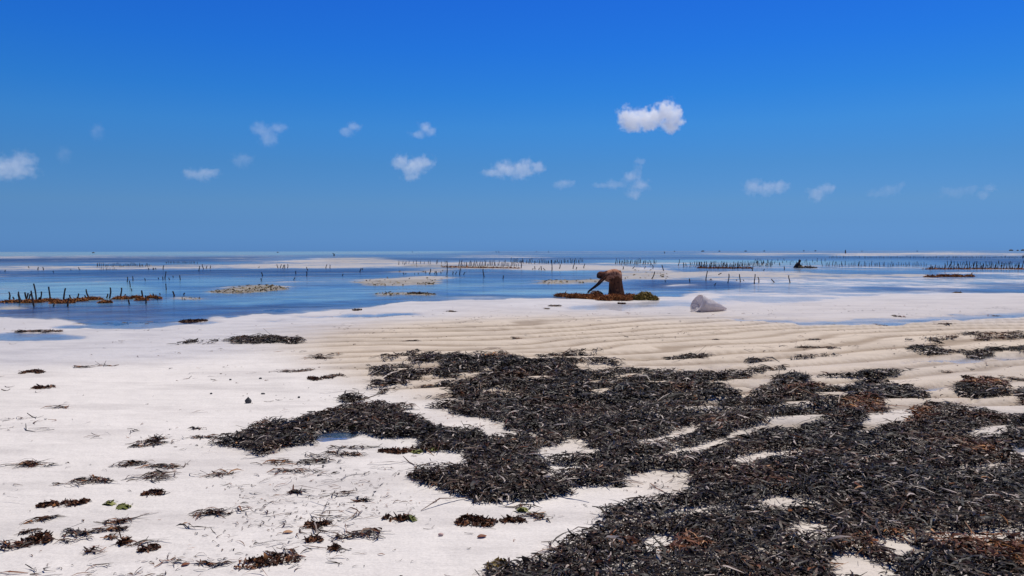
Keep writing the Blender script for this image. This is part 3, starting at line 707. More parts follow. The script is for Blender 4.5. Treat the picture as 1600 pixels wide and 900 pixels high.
for (px, py, w, h, lab) in ((650,745,16,9,'pale yellow-green leaf at the tip of the lower wrack tongue'), (651,707,18,6,'lime green shred by the red-brown tangle'), (680,703,18,12,'olive-lime leaf inside the wrack edge'), (1105,707,12,8,'lime leaf on dark wrack below the long sand streak'),
                            (817,799,14,8,'pale green shred at the head of the pale bay'), (866,873,14,8,'olive green leaf at the near wrack edge'), (193,793,24,7,'yellow-green crumpled leaf on the left sand'), (171,788,9,9,'small dark green upright leaf on the left sand'), (644,812,10,4,'green shred beside a red-brown clump'), (552,674,14,4,'moss green shred by the blue pool')):
    tag(clump(px, py, w*0.7, h*0.8, 'lime', lab, name='green_leaf', group='green leaves and shreds on the beach'), cat='leaf')

# shells, pebble and dead leaf
def lump(name, px, py, w, h, mat, label, cat, flat=1.0, seed=1, tip=0.0):
    x, y, z = spot(px, py); k = ppm(py); bm = bmesh.new(); bmesh.ops.create_icosphere(bm, subdivisions=3, radius=1)
    rg = np.random.default_rng(seed); o = rg.uniform(0, 50, 3)
    for v in bm.verts:
        f = 0.8+0.45*float(fbm(v.co.x*1.4+o[0]+v.co.z, v.co.y*1.4+o[1]-v.co.z, seed))
        v.co *= f; tp = 1-tip*max(0, v.co.z)
        v.co = Vector((v.co.x*w/k/2*tp, v.co.y*w/k/2*0.7*tp, (v.co.z*0.5+0.38)*h/k))
    me = bpy.data.meshes.new(name); bm.to_mesh(me); bm.free(); me.materials.append(mat)
    for p in me.polygons: p.use_smooth = True
    return tag(link(name, me, None, (x, y, z)), label, cat)
M_stone = mat_plain('dark_stone', srgb(56, 56, 58), srgb(96, 94, 92), 30, 0.8, bump=0.3)
M_shell = mat_plain('pink_shell', srgb(178, 140, 128), srgb(212, 184, 172), 40, 0.5)
M_rock = mat_plain('wet_reef_rock', srgb(44, 42, 44), srgb(78, 72, 68), 0.8, 0.8)
lump('shell_shard', 388, 630, 10, 11, M_stone, 'dark pointed shell shard standing up in the white sand', 'shell', seed=3, tip=0.75)
lump('pebble', 689, 837, 8, 5, M_shell, 'small pinkish pebble lying beside a thin brown scrap', 'pebble', seed=4)
for i, (px, py, w, h, lab) in enumerate(((407,592,8,4,'small dark pebble on white sand left of the rusty tuft'), (411,616,11,4,'flat dark pebble on white sand below another small one'), (360,594,6,4,'tiny dark pebble left of the other two'), (467,622,6,5,'lone small dark pebble on the bright sand'), (330,616,6,4,'tiny black pebble near the shell shard'))):
    tag(lump('pebble', px, py, w*0.6, h*0.65, M_stone, lab, 'pebble', seed=10+i), group='pebbles on the white sand')
def dead_leaf(px, py, w, label, mat, ang):
    x, y, z = spot(px, py); L_ = w/ppm(py); V = []; Qd = []
    for i in range(9):
        t = i/8; hw = L_*0.28*math.sin(PI*min(1, t*0.92+0.06))**0.8
        for j in range(5):
            s_ = j/2-1; V.append(((t-0.5)*L_, s_*hw, 0.006+0.25*hw*s_*s_+0.02*L_*math.sin(t*5)))
    for i in range(8):
        for j in range(4): a = i*5+j; Qd.append((a, a+1, a+6, a+5))
    o = tag(link('dead_leaf', mesh_np('dead_leaf', V, Qd, mat, True), None, (x, y, z)), label, 'leaf', 'dead leaves on the sand'); o.rotation_euler = (0.1, 0, ang)
    m = o.modifiers.new('thick', 'SOLIDIFY'); m.thickness = 0.002
M_leaf = mat_plain('dead_leaf_brown', srgb(96, 52, 28), srgb(142, 84, 44), 40, 0.5); M_leaf2 = mat_plain('dead_leaf_tan', srgb(158, 118, 84), srgb(190, 150, 112), 40, 0.6)
dead_leaf(753, 840, 16, 'folded red-brown dead leaf below the knobbly clump', M_leaf, 0.5)
dead_leaf(450, 833, 15, 'tan curled dead leaf left of the curled frond', M_leaf2, 0.3)
dead_leaf(290, 884, 14, 'brown oval dead leaf near the wavy blade', M_leaf, 0.9)

# ------------------------------------------------------------------ heaps of farmed seaweed
def heap(name, pts, mat, label, cat='seaweed', frill=3000, fs=1.0, group=None, stops=None):
    """pts: list of (px, py, radius_px, height_px) mounds along the heap"""
    x0, y0, z0 = spot(pts[0][0], pts[0][1])
    mounds = []
    for (px, py, rp, hp) in pts:
        x, y, z = spot(px, py); k = ppm(py); mounds.append((x-x0, y-y0, rp/k, hp/k))
    rg = np.random.default_rng(int(pts[0][0]*3+pts[0][1]))
    Vs, Qs, off = [], [], 0
    tot = sum(m[2]**2*0.6+m[2]*m[3] for m in mounds); T = []
    for (mx, my, r, h) in mounds:
        nu, nv = 20, 7; vv = []
        for j in range(nv+1):
            e = j/nv*PI/2
            for i in range(nu):
                a = i/nu*2*PI; q = 0.66*(0.75+0.5*float(fbm(math.cos(a)*2+mx*3, math.sin(a)*2+e*2+my, 5)))
                vv.append((mx+r*q*math.cos(e)*math.cos(a), my+0.7*r*q*math.cos(e)*math.sin(a), h*q*math.sin(e)-0.03*(j == 0)))
        qq = [(j*nu+i, j*nu+(i+1) % nu, (j+1)*nu+(i+1) % nu, (j+1)*nu+i) for j in range(nv) for i in range(nu)]
        Vs.append(np.array(vv)); Qs.append(np.array(qq)+off); off += len(vv); T.append(np.full(len(vv), 0.35))
        n = max(30, int(frill*(r**2*0.6+r*h)/tot))
        e = np.arcsin(rg.random(n)**0.8); a = rg.uniform(-PI, PI, n)
        q = 0.78*(0.75+0.5*fbm(np.cos(a)*2+mx*3, np.sin(a)*2+e*2+my, 5))*rg.uniform(0.92, 1.2, n)
        cc = np.stack([mx+r*q*np.cos(e)*np.cos(a), my+0.7*r*q*np.cos(e)*np.sin(a), np.maximum(0.005, h*q*np.sin(e))], -1)
        d, s, bend = flat_frames(n, rg, 0.9, 1.5); bend *= 2
        Vv, Qq = ribbons(cc, d, s, bend, rg.lognormal(math.log(0.07*fs), 0.4, n), rg.lognormal(math.log(0.020*fs), 0.3, n), 3, rg.normal(0, 2, n))
        Vv[:, 2] = np.maximum(Vv[:, 2], -0.02)
        Vs.append(Vv); Qs.append(Qq+off); off += len(Vv); T.append(np.repeat(rg.beta(2, 2, n), 8))
    me = mesh_np(name, np.concatenate(Vs), np.concatenate(Qs), mat, True, dict(tint=np.concatenate(T), rust=np.zeros(off)))
    return tag(link(name, me, None, (x0, y0, max(z0, -0.01))), label, cat, group)
heap('seaweed_heap', [(962,468,26,8.5),(940,467.5,22,7.5),(982,468,15,9.5),(918,467,17,7.5),(900,466,17,6.5),(880,465,17,4.5),(932,464,12,8),(950,469.5,20,8),(972,469.5,17,9)], M_heap,
     'large brown heap of harvested seaweed at the bending woman\'s feet', frill=4200, fs=1.05, group='heaps of harvested seaweed')
heap('seaweed_heap', [(1008,468,16,12),(999,468.5,12,8.5),(1019,469,11,6.5)], M_olive, 'smaller olive-green heap of seaweed right of the bending woman', frill=2600, fs=1.0, group='heaps of harvested seaweed')
heap('seaweed_bed', [(18,475,20,4),(48,476,22,5.5),(75,474.5,22,5),(98,477,24,5),(120,475,22,5),(144,472,22,5),(165,476,14,5),(190,470,18,5),(213,468.5,14,4.5),(222,472.5,14,4),(238,468.5,12,5),(248,471,8,4)], M_heap,
     'long brown bed of growing seaweed among the stakes at far left', frill=5200, fs=1.1, group='beds of growing seaweed')
heap('seaweed_bed', [(1455,433.5,12,2.2),(1475,433,14,3),(1495,432.8,14,3.4),(1515,433,9,3.2)], M_heap, 'low dark brown seaweed strip on the flat at right', frill=900, fs=2.0, group='beds of growing seaweed')
heap('seaweed_bed', [(1098+14*i, 419.8, 10, 1.3) for i in range(6)], M_heap, 'thin brown line of seaweed under a thicket of stakes right of centre', frill=700, fs=2.6, group='beds of growing seaweed')
heap('seaweed_bed', [(1452+8*i, 421.2, 11, 0.9) for i in range(20)], M_heap, 'long thin brown line of seaweed along the stake fence at far right', frill=900, fs=2.6, group='beds of growing seaweed')
heap('seaweed_bed', [(700+8*i, 417.6+0.14*i, 11, 1.0) for i in range(14)], M_heap, 'thin brown line of seaweed under the stakes at centre left', frill=700, fs=2.6, group='beds of growing seaweed')
heap('seaweed_bed', [(1254+3.5*i,418.5+0.06*i,6,1.9-0.15*i) for i in range(6)], M_dark, 'dark low weed trailing beside the seated far figure', frill=400, fs=2.4, group='beds of growing seaweed')

# ------------------------------------------------------------------ stakes of the seaweed farm
def stake_mesh(seed):
    rg = np.random.default_rng(seed); nz, ns = 7, 7; V = []; Qs = []
    bx, by = rg.normal(0, 0.02, 2); kx = rg.normal(0, 0.03)
    for j in range(nz+1):
        t = j/nz
        for i in range(ns):
            a = i/ns*2*PI; r = (0.5-0.14*t)*(1+rg.normal(0, 0.10))
            V.append((r*math.cos(a), r*math.sin(a), t)) # xy in diameters, z in lengths
    for j in range(nz):
        for i in range(ns): Qs.append((j*ns+i, j*ns+(i+1) % ns, (j+1)*ns+(i+1) % ns, (j+1)*ns+i))
    V = np.array(V); cx = np.sin(V[:, 2]*rg.uniform(2, 5)+rg.uniform(0, 6))*rg.uniform(0.2, 0.8); cy_ = np.cos(V[:, 2]*rg.uniform(2, 4))*rg.uniform(0.1, 0.5)
    V[:, 0] += cx-cx[0]; V[:, 1] += cy_-cy_[0]
    m = mesh_np('stake', V, Qs, M_wood, True)
    bm = bmesh.new(); bm.from_mesh(m); bm.verts.ensure_lookup_table()
    bm.faces.new([bm.verts[nz*ns+i] for i in range(ns)]); bm.to_mesh(m); bm.free()
    return m
SM = [stake_mesh(i) for i in range(8)]
stakes = []     # (px, base_py, height_px, lean_px, width_px, label, group)
def lst(ox, oy, items, label, group, sc=5.0):
    for it in items:
        x, yt, yb = it[:3]; ln = it[3] if len(it) > 3 else random.gauss(0, 2)
        stakes.append((ox+x/sc, oy+yb/sc, (yb-yt)/sc*1.06, ln/sc, 2.7 if 'bed' in group and ox == 0 and yb > 400 else 2.1, label, group))
def band(x0, x1, yb0, yb1, n, hmin, hmax, label, group, w=1.15):
    for i in range(n):
        t = (i+random.random())/n; x = x0+(x1-x0)*t
        yb = (yb0 if not callable(yb0) else yb0(t))+random.uniform(0, yb1)
        stakes.append((x, yb, random.uniform(hmin, hmax), random.gauss(0, 0.7), w, label, group))
g1 = ('dark stake in the brown seaweed bed at far left', 'stakes in the brown seaweed bed at far left')
lst(0,380,[(72,380,455,-6),(113,420,455),(155,395,480),(172,372,475,-8),(207,385,475),(213,380,470),(225,395,470),(268,365,505),(315,375,475,5),(435,430,460),(418,480,512),(530,430,510),(568,405,455),(605,400,450),(672,412,445),(697,365,445),
           (835,400,440),(945,350,430),(975,400,435),(1053,405,440),(1015,440,492),(1120,365,440),(1135,405,480),(1187,395,445),(300,420,470),(640,425,450)], *g1)
lst(0,380,[(282,320,460,-8)], 'tallest dark stake in the brown seaweed bed at far left', g1[1]); lst(0,380,[(392,340,460,-4)], 'second tallest straight stake in the seaweed bed, left of the kinked one', g1[1])
lst(0,380,[(497,350,460,10)], 'tall kinked stake in the middle of the brown seaweed bed', g1[1]); lst(0,380,[(853,350,445,6)], 'tall stake right of the middle gap in the seaweed bed', g1[1])
lst(0,380,[(1240,420,458,-20)], 'short stake leaning left at the right end of the brown seaweed bed', g1[1])
g2 = ('thin stake standing in open blue water behind the left seaweed bed', 'stakes in the water behind the left bed')
lst(0,380,[(757,340,355),(1240,385,410),(1015,290,355),(1025,355,388),(1065,370,382),(1225,365,378),(990,260,310),(1038,268,305),(1133,280,305),(1245,265,285),(1272,265,298),(1335,270,298),(1352,255,275),(1410,250,298),(1298,315,380),(1362,375,420),(1435,380,410),(910,370,380)], *g2)
lst(0,380,[(1292,220,290)], 'tallest thin stake in the open water right of the left seaweed bed', g2[1])
g3 = ('small stake along the pale sandbar at left, far off', 'far stakes along the left sandbar')
lst(0,380,[(340,190,215),(297,190,215),(228,180,195),(563,205,215),(627,190,215),(37,205,228),(418,215,235),(1275,175,210),(1555,180,225),(1590,170,210),(1165,195,213),(1200,195,210),(1220,195,208),(1190,198,212)], *g3)
lst(320,380,[(13,180,205),(40,180,205),(422,182,192),(948,168,200),(980,172,200,-8),(572,170,200,3),(590,170,200,4),(607,172,202,3),(625,170,202,4),(645,168,200,5)], *g3)
g4 = ('thin stake standing in the blue pool left of centre', 'stakes in the blue pool left of centre')
lst(320,380,[(808,185,220),(455,220,258),(443,272,298),(697,265,290),(715,215,248,-12),(792,220,258,4),(1075,238,262),(1212,195,230),(1232,195,215,-6),(1562,230,250),(1560,150,170),(1515,155,170)], *g4)
g5 = ('short stake in the row across the narrow pool at centre', 'stakes of the row across the centre pool')
lst(600,380,[(352,200,245),(322,220,238),(235,232,245),(162,232,248),(392,222,245),(412,218,250),(445,222,240),(533,222,250),(560,222,250),(622,222,252),(258,230,246)], *g5)
lst(600,380,[(490,140,250)], 'tallest stake at centre left, reflected in the pool', g5[1]); lst(600,380,[(592,195,252)], 'taller stake near the right end of the centre pool row', g5[1]); lst(600,380,[(782,200,275)], 'lone tall stake standing in the centre pool', g5[1])
lst(600,380,[(930,250,290,-5)], 'crooked short stake alone in the middle of the centre pool', g5[1])
g6 = ('stake on the pale bar behind the bending woman', 'stakes on the bar behind the woman')
lst(600,380,[(1312,140,220),(1180,180,205),(1230,180,210),(1210,200,215),(1260,195,212),(1370,165,200),(1478,155,200),(1498,185,205),(1562,160,195),(1027,180,195),(985,182,195),(1072,130,195),(1155,200,212)], *g6)
g7 = ('upright stake in the shallows behind the white sack', 'stakes in the shallows behind the sack')
lst(960,380,[(885,242,315),(985,250,312,-5),(1095,242,316),(590,275,310),(407,288,312),(778,308,340),(745,285,298),(765,285,298),(1372,255,310),(957,283,292),(1013,285,293)], *g7)
lst(960,380,[(715,222,300)], 'tallest stake in the shallows behind the white sack', g7[1]); lst(960,380,[(1128,268,312,-12)], 'left leaning stake in the shallows right of the sack', g7[1])
lst(960,380,[(1252,275,308,-14)], 'short left leaning stake farther right of the sack', g7[1]); lst(960,380,[(290,230,292,24)], 'stake leaning right on the bar just right of the bending woman', g7[1]); lst(960,380,[(813,225,248,16)], 'short stake slanting right on the pale flat behind the sack', g7[1])
lst(960,380,[(385,170,215,-10)], 'dark stake leaning left on the pale flat right of the woman', g7[1])
g8 = ('small stake on the pale flat between woman and far thicket', 'small stakes on the pale flat')
lst(960,380,[(300,170,200,-6),(65,180,205),(145,180,200),(235,180,198),(278,200,212),(1328,180,210),(1163,200,215),(1078,190,215),(497,130,178,8)], *g8)
lst(1280,380,[(1185,233,262,-8)], 'single stake on the brown seaweed strip at right', 'stakes at the right')
band(715,810,414.5,2.5,42,5,10, 'far thin stake in the row on the bar at centre', 'far stakes on the centre bar')
band(798,912,409.5,3.0,56,4,8, 'far thin stake in the row right of the centre bar', 'far stakes right of the centre bar')
band(960,1026,411,3.5,34,4.5,9, 'far thin stake in the water behind the woman', 'far stakes behind the woman')
band(1066,1100,415,3,14,5,9, 'far stake at the left fringe of the right thicket', 'far stakes at the thicket fringe')
band(1093,1162,415.5,5,52,5,10, 'dark stake in the dense thicket right of centre', 'stakes in the dense thicket right of centre', 1.3)
band(1158,1208,413,4.5,30,5,9, 'far stake trailing right of the dense thicket', 'far stakes right of the thicket')
band(1180,1290,408,7,34,3,6, 'tiny stake in the turquoise water near the seated figure', 'tiny stakes in the turquoise water')
band(1284,1450,415.2,1.8,46,4,8, 'far stake along the blue channel at right', 'far stakes along the right channel')
band(1450,1600,420.4,1.6,46,5,11, 'stake in the long dark fence of stakes at far right', 'stakes of the long fence at far right', 1.3)
band(1480,1600,414,4,44,5,9, 'stake behind the long fence of stakes at far right', 'stakes behind the right fence')
band(150,235,415.2,2.2,44,3,6.5, 'tiny stake in the cluster on the left sandbar', 'tiny stakes on the left sandbar')
band(258,310,411.5,1.2,24,2.5,5, 'tiny far stake at left beyond the sandbar', 'tiny stakes beyond the left sandbar')
band(156,183,421.5,1.8,10,3,5.5, 'tiny stake at the near edge of the left sandbar', 'tiny stakes at the near edge of the left sandbar')
band(1295,1600,402.8,1.2,120,2,4, 'tiny distant stake at right', 'tiny distant stakes at right', 0.8)
band(620,700,411.5,1.5,14,3,7, 'tiny far stake left of the centre row', 'tiny far stakes left of the centre row')
def put(me, st, seed):
    px, yb, hp, ln, wp, lab, grp = st
    x, y, z = spot(px, yb); z = min(z, 0.0)-0.02; k = ppm(yb)
    ht = hp/k+0.02; dia = min(max(0.022, wp/k*(1.1 if wp > 2.5 else 0.9)), 0.085)
    o = link('stake', me, None, (x, y, z)); o.scale = (dia, dia, ht)
    o.rotation_euler = (random.gauss(0, 0.04), math.atan2(ln/k, ht), 0)
    return o
stakes.sort(key=lambda s: -s[2]*s[4]*(3 if s[4] > 1.5 else 1))
ORD = 'first second third fourth fifth sixth seventh eighth ninth tenth eleventh twelfth thirteenth fourteenth fifteenth sixteenth seventeenth eighteenth nineteenth twentieth'.split()+['twenty-'+w for w in 'first second third fourth fifth sixth seventh eighth ninth'.split()]+['thirtieth', 'thirty-first', 'thirty-second']
groups_ = {}
for i, st in enumerate(stakes): groups_.setdefault(st[6], []).append((st[0], i))
def stake_label(i):
    g = sorted(groups_[stakes[i][6]]); r = [q for _, q in g].index(i)
    if len(g) > 32 or max(q for _, q in g) >= 298 or not stakes[i][5] in SHARED: return stakes[i][5]
    return stakes[i][5]+', '+ORD[r]+' from left'
SHARED = {g[0] for g in (g1, g2, g3, g4, g5, g6, g7, g8)}
for i, st in enumerate(stakes[:298]):
    tag(put(SM[i % 8], st, i), stake_label(i), 'stake', st[6])
# the farthest ones, too small to tell apart, as one object
bm = bmesh.new()
for st in stakes[298:]:
    px, yb, hp, ln, wp, *_ = st
    x, y, z = spot(px, yb); k = ppm(yb); r = min(0.07, 0.4*wp/k); ht = hp/k; z = min(z, 0)-0.02; lx = ln/k
    b = [bm.verts.new((x+r*math.cos(a), y+r*math.sin(a), z)) for a in (0, 1.57, 3.14, 4.71)]
    t = [bm.verts.new((x+lx+r*0.7*math.cos(a), y+r*0.7*math.sin(a), z+ht)) for a in (0, 1.57, 3.14, 4.71)]
    for i in range(4): bm.faces.new((b[i], b[(i+1) % 4], t[(i+1) % 4], t[i]))
    bm.faces.new(t)
me = bpy.data.meshes.new('distant_stakes'); bm.to_mesh(me); bm.free(); me.materials.append(M_wood)
tag(link('distant_stakes', me), 'tiny distant seaweed farm stakes dotted along the far water', 'stake', kind='stuff')

# ------------------------------------------------------------------ people
M_skin = mat_plain('dark_skin', srgb(46, 28, 22), srgb(60, 38, 29), 10, 0.5)
def mat_cloth(name, base, spotc, scale, spot2=None):
    t = NT(name); o = t.obj()
    v = t.n('ShaderNodeTexVoronoi', {'Vector': o, 'Scale': scale}, feature='F1').outputs['Distance']
    n = t.noise(o, 7, 3)
    c = t.mix(t.ramp(v, [(0.30, 1.0), (0.42, 0.0)]), base, spotc)
    if spot2: c = t.mix(t.ramp(n, [(0.55, 0.0), (0.62, 0.7)]), c, spot2)
    pr = t.n('ShaderNodeBsdfPrincipled', {'Base Color': c, 'Roughness': 0.9, 'Specular IOR Level': 0.1})
    return t.surf(pr.outputs[0])
M_kanga = mat_cloth('brown_print_cloth', srgb(170, 118, 92), srgb(104, 58, 42), 16, srgb(206, 156, 126))
M_skirt = mat_cloth('dark_print_cloth', srgb(108, 66, 46), srgb(54, 32, 25), 13, srgb(158, 98, 62))
M_scarf = mat_cloth('head_cloth', srgb(112, 72, 57), srgb(66, 38, 31), 20)
M_black = mat_plain('dark_cloth', srgb(26, 24, 27), srgb(46, 40, 42), 5, 0.9)
M_tan = mat_plain('tan_cloth', srgb(116, 96, 66), srgb(150, 128, 92), 5, 0.9)
def bake(o, name):
    bpy.context.view_layer.update()
    me = bpy.data.meshes.new_from_object(o.evaluated_get(bpy.context.evaluated_depsgraph_get())); me.name = name
    bpy.data.objects.remove(o); 
    for p in me.polygons: p.use_smooth = True
    return me
def skin_mesh(name, nodes, edges, mat, sub=2):
    """nodes: {key: (x,y,z,rx,ry)}; first is the root"""
    keys = list(nodes); me = bpy.data.meshes.new(name)
    me.from_pydata([nodes[k][:3] for k in keys], [(keys.index(a), keys.index(b)) for a, b in edges], [])
    o = link(name+'_tmp', me); o.modifiers.new('skin', 'SKIN')
    sv = me.skin_vertices[0].data
    for i, k in enumerate(keys):
        v = nodes[k]; sv[i].radius = (v[3], v[4] if len(v) > 4 else v[3]); sv[i].use_root = i == 0
    s_ = o.modifiers.new('sub', 'SUBSURF'); s_.levels = sub; s_.render_levels = sub
    m2 = bake(o, name); m2.materials.clear(); m2.materials.append(mat); return m2
def rings(name, R_, mat, closed_ends=(False, False), n=28, fold=0.0, nf=9, sub=1, seed=0, thick=0.008):
    """R_: list of (centre, axis_u, axis_v) loops"""
    V = []; Qs = []; m = len(R_); rg = np.random.default_rng(seed); ph = rg.uniform(0, 6, 3)
    for j, (c, u, v) in enumerate(R_):
        c, u, v = Vector(c), Vector(u), Vector(v); fj = fold*(j/(m-1))**1.2
        for i in range(n):
            a = i/n*2*PI; k = 1+fj*(math.sin(nf*a+ph[0]+0.5*j)+0.5*math.sin((nf*2-3)*a+ph[1]))
            V.append(c+u*math.cos(a)*k+v*math.sin(a)*k)
    for j in range(m-1):
        for i in range(n): Qs.append((j*n+i, j*n+(i+1) % n, (j+1)*n+(i+1) % n, (j+1)*n+i))
    me = bpy.data.meshes.new(name); me.from_pydata([tuple(v) for v in V], [], Qs)
    bm = bmesh.new(); bm.from_mesh(me); bm.verts.ensure_lookup_table()
    if closed_ends[0]: bm.faces.new([bm.verts[i] for i in range(n)][::-1])
    if closed_ends[1]: bm.faces.new([bm.verts[(m-1)*n+i] for i in range(n)])
    bm.normal_update(); bm.to_mesh(me); bm.free(); me.materials.append(mat)
    o = link(name+'_tmp', me)
    if thick and not all(closed_ends): sd = o.modifiers.new('s', 'SOLIDIFY'); sd.thickness = thick; sd.offset = 0
    if sub: s_ = o.modifiers.new('sub', 'SUBSURF'); s_.levels = sub; s_.render_levels = sub
    return bake(o, name)
def head_mesh(name, mat, r=0.1):
    bm = bmesh.new(); bmesh.ops.create_uvsphere(bm, u_segments=24, v_segments=16, radius=1)
    for v in bm.verts:
        x, y, z = v.co
        v.co = Vector((x*0.78, y*0.94-(0.12 if z < -0.2 else 0)*0, z*1.16))
        if y < 0:                                              # face looks to -Y
            if z < -0.3: v.co.x *= 0.86; v.co.y *= 0.95
            nose = math.exp(-((x/0.16)**2+((z+0.05)/0.22)**2)); v.co.y -= 0.22*nose
            for sx in (-1, 1): v.co.y += 0.10*math.exp(-(((x-sx*0.34)/0.17)**2+((z-0.16)/0.13)**2))
            v.co.y -= 0.06*math.exp(-((x/0.28)**2+((z+0.42)/0.08)**2)); v.co.y += 0.05*math.exp(-((x/0.25)**2+((z+0.48)/0.03)**2))
        for sx in (-1, 1):
            e = math.exp(-(((y-0.08)/0.16)**2+((z+0.02)/0.26)**2)) if x*sx > 0.6 else 0; v.co.x += sx*0.10*e
    bmesh.ops.scale(bm, vec=(r, r, r), verts=bm.verts)
    me = bpy.data.meshes.new(name); bm.to_mesh(me); bm.free(); me.materials.append(mat)
    for p in me.polygons: p.use_smooth = True
    return me
# --- the bending woman: local x to her back, she faces -x; y away from the camera
def bending_woman():
    x, y, z = spot(962, 463.5)
    root = empty('person', (x, y, max(z, -0.01)))
    N = {'pelvis': (0.06,0,0.78,0.15,0.15), 'waist': (-0.08,0,0.82,0.125,0.12), 'chest': (-0.26,0,0.76,0.135,0.115), 'neckb': (-0.40,0,0.735,0.07,0.07), 'neck': (-0.46,0,0.735,0.052,0.052), 'skull': (-0.53,0,0.725,0.06,0.06)}
    E = [('pelvis','waist'),('waist','chest'),('chest','neckb'),('neckb','neck'),('neck','skull')]
    for s, sd in ((-1, 'n'), (1, 'f')):
        hx, hz = (-0.955, 0.155) if s < 0 else (-0.86, 0.20)
        N.update({sd+'sh': (-0.37,s*0.17,0.69,0.066,0.066), sd+'el': (-0.60 if s < 0 else -0.56,s*0.20,0.44,0.056,0.056), sd+'fa': (-0.73 if s < 0 else -0.67,s*0.17,0.335,0.050,0.050), sd+'wr': (hx+0.06,s*0.13,hz+0.055,0.034,0.036), sd+'pa': (hx,s*0.12,hz,0.022,0.040)})
        E += [('chest',sd+'sh'),(sd+'sh',sd+'el'),(sd+'el',sd+'fa'),(sd+'fa',sd+'wr'),(sd+'wr',sd+'pa')]
        for q in range(4):
            oy = (q-1.5)*0.021; ln = (0.075, 0.085, 0.08, 0.062)[q]
            N[sd+'f%d' % q] = (hx-0.03,s*0.12+oy,hz-0.028,0.0105); N[sd+'g%d' % q] = (hx-0.03-ln*0.35,s*0.12+oy*1.15,hz-0.028-ln*0.55,0.0095); N[sd+'h%d' % q] = (hx-0.03-ln*0.2,s*0.12+oy*1.2,hz-0.03-ln,0.008)
            E += [(sd+'pa',sd+'f%d' % q),(sd+'f%d' % q,sd+'g%d' % q),(sd+'g%d' % q,sd+'h%d' % q)]
        N[sd+'t0'] = (hx+0.03,s*0.12-s*0.045,hz-0.01,0.012); N[sd+'t1'] = (hx+0.005,s*0.12-s*0.06,hz-0.05,0.0095)
        E += [(sd+'pa',sd+'t0'),(sd+'t0',sd+'t1')]
        N.update({sd+'hip': (0.06,s*0.10,0.72,0.11,0.11), sd+'kn': (0.00,s*0.11,0.42,0.065,0.065), sd+'ca': (0.05,s*0.11,0.30,0.058,0.058), sd+'an': (0.06,s*0.11,0.06,0.036,0.036), sd+'to': (-0.10,s*0.12,0.02,0.03,0.022)})
        E += [('pelvis',sd+'hip'),(sd+'hip',sd+'kn'),(sd+'kn',sd+'ca'),(sd+'ca',sd+'an'),(sd+'an',sd+'to')]
    link('body', skin_mesh('body', N, E, M_skin), root)
    hd = link('head', head_mesh('head', M_skin, 0.098), root, (-0.575,-0.03,0.70)); hd.rotation_euler = (0.55, 0.25, -1.35)
    # bodice and wrap over the back
    B = [((0.19,0,0.66),(0.03,0,0.10),(0,0.15,0)), ((0.16,0,0.72),(-0.04,0,0.18),(0,0.225,0)), ((0.05,0,0.745),(-0.05,0,0.19),(0,0.24,0)), ((-0.08,0,0.715),(-0.02,0,0.215),(0,0.215,0)), ((-0.2,0,0.685),(0.0,0,0.225),(0,0.22,0)),
         ((-0.31,0,0.69),(0.02,0,0.195),(0,0.235,0)), ((-0.40,0,0.715),(0.03,0,0.125),(0,0.17,0)), ((-0.455,0,0.73),(0.02,0,0.07),(0,0.085,0))]
    link('wrap', rings('wrap', B, M_kanga, (True, False), fold=0.05, nf=9, seed=2), root)
    for s in (-1, 1):
        Sl = [((-0.34,s*0.15,0.73),(0.055,0,0.065),(0,0.075,0)), ((-0.42,s*0.185,0.635),(0.085,0,0.05),(0,0.085,0)), ((-0.50,s*0.195,0.55),(0.075,0,0.055),(0,0.075,0)), ((-0.565,s*0.2,0.485),(0.06,0,0.045),(0,0.065,0))]
        link('sleeve', rings('sleeve', Sl, M_skirt, fold=0.05, nf=6, seed=4+s), root)
    # skirt falling from the hips to the ground
    K = [((0.02,0,0.86),(0.14,0,0.03),(0,0.17,0)), ((0.03,0,0.76),(0.185,0,0.02),(0,0.215,0)), ((0.0,0,0.60),(0.20,0,0),(0,0.225,0)), ((0.0,0,0.42),(0.225,0,0),(0,0.23,0)), ((0.02,0,0.24),(0.24,0,0),(0,0.24,0)), ((0.03,0,0.05),(0.265,0,0),(0,0.265,0))]
    link('skirt', rings('skirt', K, M_skirt, fold=0.11, nf=9, seed=7, n=48), root)
    # loose end of the wrap hanging in front of the knees
    D = [((-0.20,-0.16,0.66),(0.10,0,0),(0,0.04,0.02)), ((-0.17,-0.20,0.56),(0.085,0,0.02),(0,0.03,0)), ((-0.135,-0.215,0.47),(0.06,0,0.01),(0,0.022,0)), ((-0.115,-0.22,0.40),(0.028,0,0),(0,0.012,0))]
    link('wrap_end', rings('wrap_end', D, M_skirt, (True, True), fold=0.08, nf=5, seed=9), root)
    # headscarf: cap and fall over the neck
    S_ = [((-0.655,-0.02,0.735),(0,0,0.015),(0,0.015,0)), ((-0.645,-0.02,0.745),(0.01,0,0.06),(0,0.07,0)), ((-0.60,-0.02,0.755),(0.02,0,0.092),(0,0.10,0)), ((-0.54,-0.015,0.75),(0.02,0,0.105),(0,0.108,0)), ((-0.47,0,0.742),(0.02,0,0.098),(0,0.105,0)), ((-0.39,0,0.74),(0.03,0,0.118),(0,0.15,0)), ((-0.32,0,0.75),(0.02,0,0.135),(0,0.19,0))]
    link('headscarf', rings('headscarf', S_, M_scarf, (True, False), fold=0.04, nf=6, seed=12), root)
    tag(root, 'woman in brown patterned wrap and headscarf bending over the brown seaweed heap', 'person', 'people out on the tidal flat')
bending_woman()
